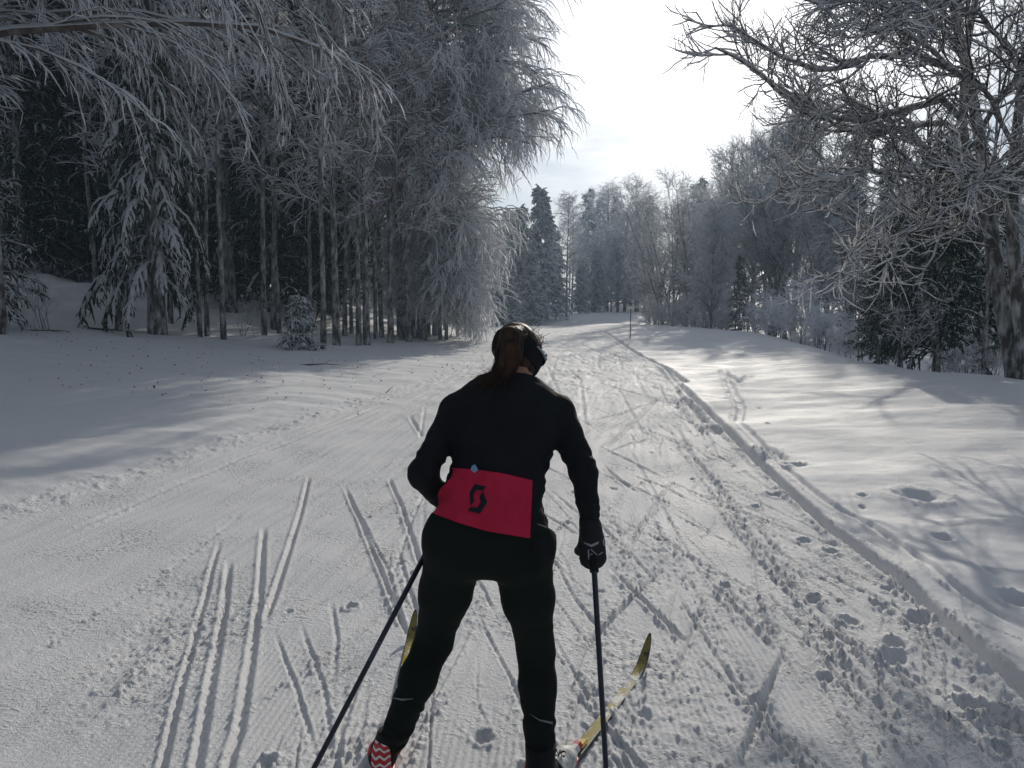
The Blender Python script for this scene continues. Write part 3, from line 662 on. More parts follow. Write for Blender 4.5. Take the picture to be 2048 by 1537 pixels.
hero_tree()
def leaning_stem():
    rng = np.random.default_rng(5); b = place(1870, 21.6)
    P, R = curve_line(np.array([at(x, y, d) for x, y, d in [(1872, 690, 21.6), (1840, 610, 21.6), (1780, 522, 21.5), (1725, 462, 21.4), (1674, 426, 21.2), (1600, 395, 21.0)]]) - b, [.10, .09, .08, .065, .045, .02], 14)
    W = Wood(); root = bpy.data.objects.new('bare_tree', None); COL.objects.link(root); root.location = b
    tag(root, 'dark stem slanting up to the left out of the firs', 'tree')
    link('trunk', tubes_mesh('trunk', [(P, R, 7)], M['bark']), root)
    B, BR = grow(rng, P, R, 8, .35, 1, lambda t: 1.6 + 0 * t, .8, 6, .1, .2, .012, .4); C, CR = grow(rng, B, BR, 4, .1, 1, lambda t: .5 + 0 * t, .7, 4, .1, .2, .012, .5)
    link('crown', tubes_mesh('crown', [(B, BR, 4), (C, CR, 3)], M['twig_bark']), root)
    link('snow_cover', snow_mesh('snow_cover', [(P, R, 0, .02, rng), (B, BR, .005, .015, rng), (C, CR, .005, .012, rng)], M['tree_snow']), root)
leaning_stem()


def haze():
    lo = np.array((-245.0, -245.0, -3.0)); hi = np.array((245.0, 245.0, 34.0))
    V = [(x, y, z) for z in (lo[2], hi[2]) for x, y in ((lo[0], lo[1]), (hi[0], lo[1]), (hi[0], hi[1]), (lo[0], hi[1]))]
    m = bpy.data.materials.new('haze'); m.use_nodes = True; t = m.node_tree; t.nodes.clear()
    v = t.nodes.new('ShaderNodeVolumePrincipled'); o = t.nodes.new('ShaderNodeOutputMaterial'); t.links.new(v.outputs[0], o.inputs['Volume'])
    v.inputs['Color'].default_value = (.55, .76, 1.0, 1); v.inputs['Density'].default_value = .0023; v.inputs['Anisotropy'].default_value = .3
    tag(link('haze', make_mesh('haze', V, quads=[(3, 2, 1, 0), (4, 5, 6, 7), (0, 1, 5, 4), (1, 2, 6, 5), (2, 3, 7, 6), (3, 0, 4, 7)], mats=[m])), kind='stuff')
haze()

# ------------------------------------------------------------------ the skier
def surface_nets(F, org, h):
    s = F < 0; nx, ny, nz = F.shape
    def c(a, dx, dy, dz): return a[dx:nx - 1 + dx, dy:ny - 1 + dy, dz:nz - 1 + dz]
    CO = [(0, 0, 0), (1, 0, 0), (0, 1, 0), (1, 1, 0), (0, 0, 1), (1, 0, 1), (0, 1, 1), (1, 1, 1)]
    cnt = sum(c(s, *o).astype(np.int8) for o in CO); mask = (cnt > 0) & (cnt < 8)
    ii, jj, kk = np.nonzero(mask); n = len(ii); idm = np.full(mask.shape, -1, np.int64); idm[ii, jj, kk] = np.arange(n)
    acc = np.zeros((n, 3)); num = np.zeros(n)
    for a in range(8):
        for ax in range(3):
            if CO[a][ax]: continue
            b = list(CO[a]); b[ax] = 1
            fa = F[ii + CO[a][0], jj + CO[a][1], kk + CO[a][2]]; fb = F[ii + b[0], jj + b[1], kk + b[2]]
            cr = (fa < 0) != (fb < 0)
            t = np.where(cr, fa / np.where(cr, fa - fb, 1), 0)
            p = np.array(CO[a], float)[None] + 0 * acc; p[:, ax] += t
            acc += p * cr[:, None]; num += cr
    V = org + h * (np.stack([ii, jj, kk], 1) + acc / num[:, None])
    Q = []
    for ax in range(3):
        sl0 = [slice(1, -1)] * 3; sl1 = [slice(1, -1)] * 3
        sl0[ax] = slice(0, -1); sl1[ax] = slice(1, None)
        a = s[tuple(sl0)]; b = s[tuple(sl1)]
        e = np.nonzero(a != b); base_ = [e[0] + 1, e[1] + 1, e[2] + 1]; base_[ax] = e[ax]
        u, v = [(1, 2), (2, 0), (0, 1)][ax]
        def cell(du, dv):
            q = [base_[0].copy(), base_[1].copy(), base_[2].copy()]; q[u] -= du; q[v] -= dv
            return idm[q[0], q[1], q[2]]
        quad = np.stack([cell(1, 1), cell(0, 1), cell(0, 0), cell(1, 0)], 1)
        fl = ~a[e]; quad[fl] = quad[fl][:, ::-1]
        Q.append(quad)
    return V, np.concatenate(Q)
def cap(p, a, b, ra, rb, ax=None, sc=1.0):
    """distance to a tapered capsule, optionally squashed along the axis ax"""
    a = np.asarray(a); b = np.asarray(b)
    q = p - a; ab = b - a
    if ax is not None:
        ax = norm(np.asarray(ax, float)); k = 1 / sc - 1
        q = q + (q @ ax)[..., None] * ax * k; ab = ab + (ab @ ax) * ax * k
    t = np.clip((q @ ab) / max(float(ab @ ab), 1e-9), 0, 1)
    d = np.linalg.norm(q - t[..., None] * ab, axis=-1) - (ra + (rb - ra) * t)
    return d * (sc if ax is not None else 1.0) ** .5
def smin(a, b, k):
    h = np.clip(.5 + .5 * (b - a) / k, 0, 1); return b * (1 - h) + a * h - k * h * (1 - h)
def sdf_mesh(name, f, lo, hi, h, material, fold=None):
    lo = np.asarray(lo, float); hi = np.asarray(hi, float); n = np.ceil((hi - lo) / h).astype(int) + 1
    g = np.stack(np.meshgrid(*[lo[i] + h * np.arange(n[i]) for i in range(3)], indexing='ij'), -1)
    V, Q = surface_nets(f(g), lo, h)
    return make_mesh(name, V, quads=Q, smooth=True, mats=[material])

M['cloth'] = noisy(mat('black_jersey', (0.01, 0.011, 0.013), 0.85, 0.15, **{'Sheen Weight': .0}), (0.008, 0.009, 0.011), (0.011, 0.012, 0.014), 6, bump=.001, bscale=30)
M['tights'] = noisy(mat('dark_tights', (0.010, 0.013, 0.011), 0.85, 0.12, **{'Sheen Weight': .0}), (0.007, 0.010, 0.008), (0.010, 0.013, 0.011), 6, bump=.001, bscale=30)
M['skin'] = mat('skin', (0.45, 0.23, 0.16), 0.6, 0.3)
M['red_cloth'] = noisy(mat('red_cloth', (0.5, 0.01, 0.05), 0.8, 0.15), (0.49, 0.018, 0.052), (0.57, 0.022, 0.066), 14, bump=.001, bscale=40)
M['hair'] = noisy(mat('brown_hair', (0.05, 0.025, 0.015), 0.6, 0.18), (0.014, 0.007, 0.0045), (0.075, 0.036, 0.019), 30, stretch=(1, 1, .12), bump=.004, bscale=60)
M['band'] = mat('headband_fabric', (0.010, 0.011, 0.013), 0.9, 0.1)
M['glove'] = mat('glove_fabric', (0.010, 0.010, 0.013), 0.7, 0.25)
M['grey_print'] = mat('grey_print', (0.28, 0.29, 0.32), 0.5, 0.4)
M['reflective'] = mat('reflective_strip', (0.16, 0.17, 0.18), 0.4, 0.5)
M['emblem'] = mat('emblem_print', (0.008, 0.012, 0.018), 0.7, 0.2)
M['frame'] = mat('glasses_frame', (0.22, 0.33, 0.36), 0.3, 0.5)
M['lens'] = mat('glasses_lens', (0.03, 0.05, 0.055), 0.1, 0.6)
M['carbon'] = mat('pole_shaft', (0.010, 0.013, 0.026), 0.3, 0.5)
M['pole_print'] = mat('pole_print', (0.10, 0.13, 0.20), 0.5, 0.3)
M['white_plastic'] = noisy(mat('white_plastic', (0.7, 0.7, 0.68), 0.6, 0.3), (0.42, 0.41, 0.40), (0.68, 0.67, 0.65), 40)
M['red_plastic'] = mat('red_plastic', (0.50, 0.02, 0.02), 0.4, 0.45)
M['black_plastic'] = mat('black_plastic', (0.006, 0.006, 0.007), 0.7, 0.2)
M['yellow_print'] = mat('yellow_print', (0.62, 0.42, 0.05), 0.4, 0.4)
M['ski_side'] = mat('ski_side', (0.05, 0.05, 0.06), 0.4, 0.4)
M['blue_wrapper'] = mat('blue_wrapper', (0.20, 0.32, 0.52), 0.35, 0.5)
M['ski_top'] = noisy(mat('ski_top', (0.3, 0.25, 0.05), 0.2, 0.5), (0.36, 0.28, 0.04), (0.78, 0.78, 0.74), 16, .50, .60, 6, stretch=(1, .55, 1), rough=.7)
M['ski_tip'] = noisy(mat('ski_tip', (0.3, 0.25, 0.05), 0.3, 0.5), (0.24, 0.19, 0.03), (0.07, 0.06, 0.03), 30, .55, .62)

FOOT_L = np.array((-.428, 2.48)); FOOT_R = np.array((.10, 2.33))
def zg(p): return float(base(p[0], p[1])) - .03
J = dict(hipL=at(915, 1085, 2.47), hipR=at(1040, 1092, 2.47), kneeL=at(868, 1282, 2.60), kneeR=at(1071, 1292, 2.58), ankL=at(788, 1476, 2.55), ankR=at(1081, 1500, 2.50),
         pelvis=at(980, 1040, 2.47), waist=at(997, 942, 2.54), chest=at(1007, 862, 2.61), upper=at(1014, 812, 2.66), neck=at(1032, 772, 2.71),
         shL=at(912, 822, 2.66), shR=at(1116, 826, 2.66), elL=at(843, 950, 2.46), elR=at(1168, 945, 2.56), wrL=at(902, 1022, 2.66), wrR=at(1182, 1064, 2.48),
         head=at(1037, 706, 2.76))
BACK = norm(np.cross(J['upper'] - J['pelvis'], R_AX)); BACK *= -np.sign(BACK[1])      # out of the back, towards the viewer
FACE = norm(np.array((.50, .80, -.34))); HR = norm(np.cross(FACE, (0, 0, 1.0))); HU = np.cross(HR, FACE)   # head axes
def torso(p, g):
    a = BACK; s = .62
    d = cap(p, J['pelvis'] + R_AX * -.0, J['waist'], .168 + g, .140 + g, a, s)
    d = smin(d, cap(p, J['waist'], J['chest'], .140 + g, .165 + g, a, s), .05)
    d = smin(d, cap(p, J['chest'], J['upper'], .165 + g, .150 + g, a, s), .05)
    return d
def neckd(p, g): return cap(p, J['upper'], J['neck'] + (J['head'] - J['neck']) * .2, .075 + g, .054 + g)
def arms(p, g):
    d = cap(p, J['shL'], J['elL'], .055 + g, .043 + g); d = smin(d, cap(p, J['elL'], J['wrL'], .043 + g, .032 + g), .02)
    e = cap(p, J['shR'], J['elR'], .058 + g, .045 + g); e = smin(e, cap(p, J['elR'], J['wrR'], .044 + g, .031 + g), .02)
    return np.minimum(d, e)
def yoke(p, g): return smin(cap(p, J['upper'], J['shL'], .085 + g, .058 + g), cap(p, J['upper'], J['shR'], .085 + g, .058 + g), .03)
def legs(p, g):
    out = None
    for s in 'LR':
        h, k, a = J['hip' + s], J['knee' + s], J['ank' + s]
        m = h * .5 + k * .5
        d = smin(cap(p, h, m, .104 + g, .082 + g), cap(p, m, k, .082 + g, .060 + g), .03)
        cf = k * .62 + a * .38 + BACK * .012
        d = smin(d, cap(p, k, cf, .058 + g, .062 + g), .03); d = smin(d, cap(p, cf, a, .060 + g, .046 + g), .02)
        out = d if out is None else smin(out, d, .045)
    return out
def headd(p, g=0.0):
    H = J['head']
    d = cap(p, H - FACE * .022 + HU * .012, H + FACE * .018 + HU * .012, .080 + g, .074 + g, HR, .86)
    d = smin(d, cap(p, H + FACE * .035 - HU * .035, H + FACE * .052 - HU * .085, .052 + g, .030 + g, HR, .95), .03)      # jaw, chin
    if g == 0:
        d = smin(d, cap(p, H + FACE * .090 - HU * .005, H + FACE * .108 - HU * .036, .008, .012), .012)                    # nose
        d = smin(d, cap(p, H + FACE * .086 + HU * .022 - HR * .03, H + FACE * .086 + HU * .022 + HR * .03, .010, .010), .015)   # brow
        d = smin(d, cap(p, H + FACE * .085 - HU * .062 - HR * .018, H + FACE * .085 - HU * .062 + HR * .018, .006, .006), .006)  # lips
        for sg in (-1, 1):
            e = cap(p, H + HR * sg * .066 - FACE * .004 + HU * .012, H + HR * sg * .064 - FACE * .002 - HU * .034, .017, .010, HR, .5)
            d = smin(d, e, .006)                                                                                           # ears
    return d
def fold(p, a, w):                       # cloth creases: ripples in a soft direction, strongest round w
    return a * noise3(p, 26, 3) + a * .6 * noise3(p, 60, 8)
def ring_folds(p, k0, k1, amp, freq):
    """creases that run round a limb"""
    ab = k1 - k0; t = (p - k0) @ ab / float(ab @ ab)
    return amp * np.sin(t * freq + 5 * noise3(p, 16, 4)) * np.exp(-((t - .8) / .35) ** 2)
allp = np.array(list(J.values())); LO = allp.min(0) - .25; HI = allp.max(0) + .25

person = None
def hand_pts(wr, fwd, side, up):
    """palm from the wrist, four fingers closed round the grip, thumb across"""
    segs = []
    palm0 = wr + fwd * .02; palm1 = wr + fwd * .075
    for i in range(4):
        o = side * (-.027 + .018 * i); L1 = (.036, .040, .038, .031)[i]
        k = palm1 + o; a = k + fwd * L1 * .55 + up * -.012; b = a - up * L1 * .85 - fwd * .004; c = b - fwd * .022 - up * .004; e = c - fwd * .014 + up * .012
        segs.append([(wr + fwd * .03 + o * .8, .0135), (k, .0125), (a, .0115), (b, .0105), (c, .0095), (e, .0085)])
    t0 = wr + fwd * .03 - side * .030; t1 = t0 + fwd * .030 - side * .012 - up * .022; t2 = t1 + fwd * .020 + side * .012 - up * .018
    segs.append([(t0, .014), (t1, .0125), (t2, .0105)])
    return palm0, palm1, segs
GR = {}
gR = at(1187, 1098, 2.47)
fR = norm(gR - J['wrR'] + np.array((0, .03, -.02))); upR = -norm(np.array((.05, .62, -.10))); upR = norm(upR - fR * (upR @ fR)); sR = np.cross(fR, upR)
gL = at(925, 1035, 2.74); fL = norm(np.array((.35, .7, -.35))); upL = norm(np.array((-.3, .25, .9)) - fL * (np.array((-.3, .25, .9)) @ fL)); sL = np.cross(fL, upL)
HANDS = {'R': hand_pts(J['wrR'] + fR * .018, fR, -sR, upR), 'L': hand_pts(J['wrL'] + fL * .012, fL, sL, upL)}
def handd(p, side, g):
    p0, p1, segs = HANDS[side]; up = upR if side == 'R' else upL
    wr = J['wr' + side]
    d = smin(cap(p, wr, p0, .028 + g, .030 + g), cap(p, p0, p1, .040 + g, .040 + g, up, .55), .015)
    for sg in segs:
        for (a, ra), (b, rb) in zip(sg[:-1], sg[1:]): d = smin(d, cap(p, a, b, ra + g, rb + g), .004)
    return d
FOOT = {}
for s, f, dr in (('L', FOOT_L, np.array((-.045, 1.08))), ('R', FOOT_R, np.array((.46, .89)))):
    dr = dr / np.linalg.norm(dr); d3 = np.array((dr[0], dr[1], 0)); z = zg(f) + .045
    heel = np.array((f[0], f[1], z)) - d3 * .045; FOOT[s] = (heel, d3, np.array((dr[1], -dr[0], 0)))
def body_f(p):
    g = -.013
    d = smin(torso(p, g), legs(p, g), .03); d = smin(d, yoke(p, g), .04); d = smin(d, arms(p, g), .025); d = smin(d, neckd(p, -.004), .02); d = smin(d, headd(p), .015)
    for s in 'LR':
        d = smin(d, handd(p, s, -.002), .008); h, d3, _ = FOOT[s]; d = smin(d, cap(p, h + d3 * .03 + (0, 0, .03), h + d3 * .20 + (0, 0, .012), .03, .022), .02); d = smin(d, cap(p, J['ank' + s], h + d3 * .03 + (0, 0, .03), .034, .03), .02)
    return d
O0 = np.array((-.15, 2.4, zg((-.15, 2.4))))
def shifted(me): me.transform(Matrix.Translation(Vector(-O0))); return me
person = link('person', shifted(sdf_mesh('person', body_f, LO, HI, .0095, M['skin'])), loc=O0)
tag(person, 'woman skiing away in a black jersey and dark tights, brown ponytail, bent forward', 'person')
def part(name, me, parent=None):
    return link(name, shifted(me), parent or person)
def waist_cut(p): return (p - (J['pelvis'] * .93 + J['waist'] * .07)) @ norm(J['waist'] - J['pelvis'] + R_AX * -.0)
hem_n = norm(J['waist'] - J['pelvis']); hem0 = at(975, 1062, 2.45)
def jacket_f(p):
    d = smin(torso(p, 0), yoke(p, 0), .05); d = smin(d, arms(p, .0), .014)
    d = smin(d, cap(p, J['upper'], J['neck'] + (J['head'] - J['neck']) * .18, .085, .062), .045)
    d = smin(d, cap(p, at(912, 1075, 2.44), at(1042, 1082, 2.44), .09, .09, BACK, .8), .05)
    d = d + .0026 * noise3(p, 20, 3) + .0016 * noise3(p, 50, 8) + .003 * np.maximum(0, noise3(p * np.array((1, 1, 2.2)), 11, 12))
    for s in 'LR':
        el, wr, sh = J['el' + s], J['wr' + s], J['sh' + s]
        d = d + ring_folds(p, el, wr, .0035, 30) * (np.linalg.norm(p - (el + wr) / 2, axis=-1) < .16) + ring_folds(p, sh, el, .003, 26) * (np.linalg.norm(p - el, axis=-1) < .16)
    cuts = np.maximum(-(p - hem0) @ hem_n, (p - (J['neck'] + (J['head'] - J['neck']) * .12)) @ norm(J['head'] - J['neck']))
    for s in 'LR':
        ax = norm(J['wr' + s] - J['el' + s]); near = np.linalg.norm(p - J['wr' + s], axis=-1) < .12
        cuts = np.maximum(cuts, np.where(near, (p - J['wr' + s]) @ ax, -1))
    return np.maximum(d, cuts)
jlo = np.minimum(LO, 0 * LO + LO); 
jacket = part('jacket', sdf_mesh('jacket', jacket_f, (LO[0] + .12, LO[1] + .1, hem0[2] - .22), HI - (.1, .1, .12), .0075, M['cloth']))
def trouser_f(p):
    d = smin(legs(p, .0), cap(p, J['pelvis'], J['waist'], .165, .14, BACK, .62), .06)
    d = smin(d, cap(p, at(915, 1085, 2.44), at(1042, 1090, 2.44), .098, .098, BACK, .9), .05)
    d = d + .002 * noise3(p, 20, 5) + .0012 * noise3(p, 50, 2)
    for s in 'LR': d = d + ring_folds(p, J['knee' + s], J['ank' + s], .0032, 27 if s == 'L' else 31) + ring_folds(p, J['hip' + s], J['knee' + s], .0012, 19)
    c = (p - hem0) @ hem_n - .03
    for s in 'LR':
        ax = norm(J['ank' + s] - J['knee' + s]); near = np.linalg.norm(p - J['ank' + s], axis=-1) < .14
        c = np.maximum(c, np.where(near, (p - J['ank' + s]) @ ax - (.08 if s == 'L' else .06), -1))
    return np.maximum(d, c)
part('trousers', sdf_mesh('trousers', trouser_f, (LO[0] + .1, LO[1] + .1, LO[2] + .1), (HI[0] - .1, HI[1] - .1, J['waist'][2]), .0075, M['tights']))
# projecting cloth panels on the back
def bvh_of(*objs):
    V = []; P = []; o = 0
    for ob in objs:
        me = ob.data; V += [v.co + Vector(O0) for v in me.vertices]; P += [[i + o for i in p.vertices] for p in me.polygons]; o = len(V)
    return BVHTree.FromPolygons(V, P)
BVH = bvh_of(jacket, [o for o in person.children if o.name.startswith('trousers')][0])
def on_back(px, py, lift, fallback=2.45):
    d = norm(at(px, py, 1.0) - CAM); h = BVH.ray_cast(Vector(CAM), Vector(d))
    p = np.array(h[0]) if h[0] is not None else at(px, py, fallback)
    return p - d * lift
def sheet(name, P, lift_n, thick, material):
    """grid of points (n, m, 3) given thickness"""
    n, m, _ = P.shape; dn = norm(CAM - P.mean((0, 1)))
    V = np.concatenate([P.reshape(-1, 3) + dn * thick, P.reshape(-1, 3) - dn * .002]); idx = np.arange(n * m).reshape(n, m); k = n * m
    q = np.stack([idx[:-1, :-1], idx[1:, :-1], idx[1:, 1:], idx[:-1, 1:]], -1).reshape(-1, 4)
    Q = [q, q[:, ::-1] + k]
    for e in (idx[0], idx[:, -1], idx[-1][::-1], idx[:, 0][::-1]):
        Q.append(np.stack([e[:-1], e[1:], e[1:] + k, e[:-1] + k], -1))
    return make_mesh(name, V, quads=np.concatenate(Q), smooth=False, mats=[material])
us = np.linspace(0, 1, 41); vs = np.linspace(0, 1, 25)
top = [(905, 936), (955, 940), (1005, 947), (1065, 961)]; bot = [(864, 1027), (920, 1047), (975, 1063), (1060, 1077)]
def edge(e, u): return np.array([np.interp(u, np.linspace(0, 1, 4), [q[0] for q in e]), np.interp(u, np.linspace(0, 1, 4), [q[1] for q in e])])
G = np.zeros((len(vs), len(us), 3))
for j, v in enumerate(vs):
    for i, u in enumerate(us):
        p = edge(top, u) * (1 - v) + edge(bot, u) * v
        p[0] += 6 * math.sin(v * 9) * (1 - u) ** 6 - 5 * math.sin(v * PI) * (u > .999) * 0
        G[j, i] = on_back(p[0], p[1], .004)
for _ in range(6):
    dd = np.linalg.norm(G - CAM, axis=-1); dm = dd.copy()
    dm[1:-1, 1:-1] = (dd[:-2, 1:-1] + dd[2:, 1:-1] + dd[1:-1, :-2] + dd[1:-1, 2:]) / 4
    dm[1:-1, 0] = (dd[:-2, 0] + dd[2:, 0] + dd[1:-1, 1]) / 3; dm[1:-1, -1] = (dd[:-2, -1] + dd[2:, -1] + dd[1:-1, -2]) / 3
    dm = np.minimum(dm, dd)
    G = CAM + (G - CAM) * (dm / dd)[..., None]
dd = np.linalg.norm(G - CAM, axis=-1); uu, vv = np.meshgrid(us, vs)
rip = .003 * np.sin(uu * 16 + vv * 9) * np.exp(-uu * 2.2) + .0016 * np.sin(uu * 40 - vv * 14) * np.exp(-uu * 3)
G = CAM + (G - CAM) * (1 - (rip + .002) / dd)[..., None]
panel = part('back_panel', sheet('back_panel', G, 0, .002, M['red_cloth'])); panel['label'] = 'bright red panel across the lower back of the jersey'
def on_panel(px, py, lift):
    # invert the bilinear edges
    u, v = .5, .5
    for _ in range(30):
        p = edge(top, u) * (1 - v) + edge(bot, u) * v; e = np.array((px, py)) - p
        ju = ((edge(top, u + .01) * (1 - v) + edge(bot, u + .01) * v) - p) / .01; jv = edge(bot, u) - edge(top, u)
        s = np.linalg.solve(np.stack([ju, jv], 1), e); u = min(max(u + s[0], 0), .99); v = min(max(v + s[1], 0), .99)
    fi, fj = u * (len(us) - 1), v * (len(vs) - 1); i, j = int(fi), int(fj); a, b = fi - i, fj - j
    P = (G[j, i] * (1 - a) + G[j, i + 1] * a) * (1 - b) + (G[j + 1, i] * (1 - a) + G[j + 1, i + 1] * a) * b
    return P + norm(CAM - P) * lift
def strip(name, A, B, fn, lift, material, parent, n=6):
    """band between two polylines A and B (same count) laid on a surface, with thickness"""
    P = []
    for k in range(len(A) - 1):
        for t in np.linspace(0, 1, n, endpoint=False): P.append((np.array(A[k]) * (1 - t) + np.array(A[k + 1]) * t, np.array(B[k]) * (1 - t) + np.array(B[k + 1]) * t))
    P.append((np.array(A[-1]), np.array(B[-1])))
    grid = np.array([[fn(*(a * (1 - s) + b * s), lift) for s in np.linspace(0, 1, 5)] for a, b in P])
    return sheet(name, grid, 0, .0012, material)
Z5 = 2048 / 280.0
def z5(l): return [(840 + x / Z5, 900 + y / Z5) for x, y in l]
# the dark S mark: an upper-left hook and a lower-right hook
o1 = z5([(968, 540), (800, 500), (735, 640), (735, 815)]); i1 = z5([(925, 598), (830, 585), (775, 660), (797, 745)])
i1[-1] = z5([(740, 820)])[0]
o1 = z5([(968, 540), (800, 500), (725, 625), (738, 818)]); i1 = z5([(920, 600), (832, 582), (776, 660), (798, 742)])
o2 = z5([(695, 890), (872, 935), (985, 765), (920, 605)]); i2 = z5([(745, 838), (835, 848), (888, 770), (868, 690)])
def joined(name, meshes, material):
    V = []; Q = []; o = 0
    for m in meshes:
        v = np.array([x.co for x in m.vertices]); V.append(v); Q += [[i + o for i in p.vertices] for p in m.polygons]; o += len(v); bpy.data.meshes.remove(m)
    return make_mesh(name, np.concatenate(V), quads=np.array(Q), smooth=False, mats=[material])
emb = link('emblem', shifted(joined('emblem', [strip('e', o1, i1, on_panel, .0035, M['emblem'], None), strip('e', o2, i2, on_panel, .0035, M['emblem'], None)], M['emblem'])), panel)
part('wrapper', strip('wrapper', [(941, 940), (944, 932), (950, 929), (957, 941)], [(950, 947), (950, 945), (951, 944), (957, 946)], on_back, .006, M['blue_wrapper'], None))
s = 760 / 2048.0
def z6(l): return [(600 + x * s, 1060 + y * s) for x, y in l]
for A, B in ((z6([(500, 905), (550, 910), (612, 910)]), z6([(500, 908), (550, 922), (612, 912)])), (z6([(1235, 990), (1290, 1022), (1362, 1035)]), z6([(1237, 992), (1290, 1030), (1362, 1049)]))):
    part('reflective_strip', strip('reflective_strip', A, B, on_back, .003, M['reflective'], None))
part('pocket', strip('pocket', [(1066, 1085), (1080, 1078), (1096, 1076)], [(1068, 1108), (1082, 1116), (1094, 1120)], on_back, .005, M['cloth'], None))
# head: hair cap, ponytail, headband, glasses
H = J['head']
def hair_f(p):
    d = headd(p, .010)
    return np.maximum(np.maximum(d, (p - H) @ FACE - .045), -((p - H) @ HU + .062)) + .002 * noise3(p, 45, 1)
part('hair', sdf_mesh('hair', hair_f, H - .16, H + .16, .005, M['hair']))
PT = [(at(1036, 668, 2.68), .030), (at(1022, 676, 2.63), .037), (at(1019, 700, 2.61), .042), (at(1013, 728, 2.60), .037), (at(1002, 748, 2.60), .024), (at(986, 766, 2.60), .008)]
def pony_f(p):
    d = None
    for (a, ra), (b, rb) in zip(PT[:-1], PT[1:]):
        e = cap(p, a, b, ra, rb); d = e if d is None else smin(d, e, .015)
    return d + .0025 * noise3(p * np.array((1, 1, .25)), 70, 2)
pony = part('ponytail', sdf_mesh('ponytail', pony_f, PT[2][0] - .16, PT[2][0] + .16, .005, M['hair']))
rng = np.random.default_rng(9); n = 420
st = np.zeros((n, 6, 3)); ctr = np.array([q[0] for q in PT]); rad = np.array([q[1] for q in PT]); ph = rng.uniform(0, 2 * PI, n); rr = rng.uniform(.85, 1.14, n)
for k in range(6):
    rk = (rad[k] if k < 4 else .032) if k < 5 else .030
    st[:, k] = ctr[k] + (np.cos(ph) * rk * rr)[:, None] * R_AX + (np.sin(ph) * rk * rr)[:, None] * np.array((0, 1.0, 0)) + np.array((0, 0, 1.0)) * (rng.normal(size=n) * .010)[:, None]
st[:, 5] += rng.normal(size=(n, 3)) * .018 + np.array((-.012, 0, -.012))
link('strands', shifted(tubes_mesh('strands', [(st, np.full((n, 6), .0011) * np.linspace(1, .4, 6), 3)], M['hair'])), pony)['kind'] = 'stuff'
n = 120; v = rng.normal(size=(n, 3)); v = norm(v); v[:, 2] = np.abs(v[:, 2]); c0 = H + HU * .01 + v * .086; fl = np.stack([c0 - v * .01, c0 + v * .004 + rng.normal(size=(n, 3)) * .006, c0 + v * .010 + rng.normal(size=(n, 3)) * .016], 1)
part('stray_hairs', tubes_mesh('stray_hairs', [(fl, np.full((n, 3), .0007), 3)], M['hair']))['kind'] = 'stuff'
def band_f(p):
    d = headd(p, .015); q = (p - H) @ norm(HU + .25 * FACE)
    return np.maximum(d, np.abs(q + .004) - .036)
part('headband', sdf_mesh('headband', band_f, H - .16, H + .16, .005, M['band']))
gl = [H + HR * .086 - FACE * .025 + HU * .018, H + HR * .087 + FACE * .02 + HU * .010, H + HR * .076 + FACE * .068 - HU * .002]
P, R = curve_line(gl, [.0028, .004, .005], 10)
glasses = bpy.data.objects.new('sunglasses', None); COL.objects.link(glasses); glasses.parent = person
for q in (P, P - 2 * ((P - H) @ HR)[..., None] * HR): link('temple_arm', shifted(tubes_mesh('temple_arm', [(q, R, 8)], M['frame'])), glasses)
vv = []
for a in np.linspace(-1.1, 1.1, 17):
    for e in (-.024, -.012, 0, .012, .020): vv.append(H + FACE * (.042 + .062 * math.cos(a) - .01 * (e < -.02)) + HR * .080 * math.sin(a) + HU * (e + .0))
g = np.array(vv).reshape(17, 5, 3)
cen = H + FACE * .04
def shell(name, g, thick, material):
    n, m, _ = g.shape; out = norm(g - cen); V = np.concatenate([g.reshape(-1, 3), (g + out * thick).reshape(-1, 3)]); idx = np.arange(n * m).reshape(n, m); k = n * m
    q = np.stack([idx[:-1, :-1], idx[1:, :-1], idx[1:, 1:], idx[:-1, 1:]], -1).reshape(-1, 4); Q = [q, q[:, ::-1] + k]
    for e in (idx[0], idx[:, -1], idx[-1][::-1], idx[:, 0][::-1]): Q.append(np.stack([e[:-1], e[1:], e[1:] + k, e[:-1] + k], -1))
    return make_mesh(name, V, quads=np.concatenate(Q), smooth=True, mats=[material])
link('lens', shifted(shell('lens', g, .004, M['lens'])), glasses)
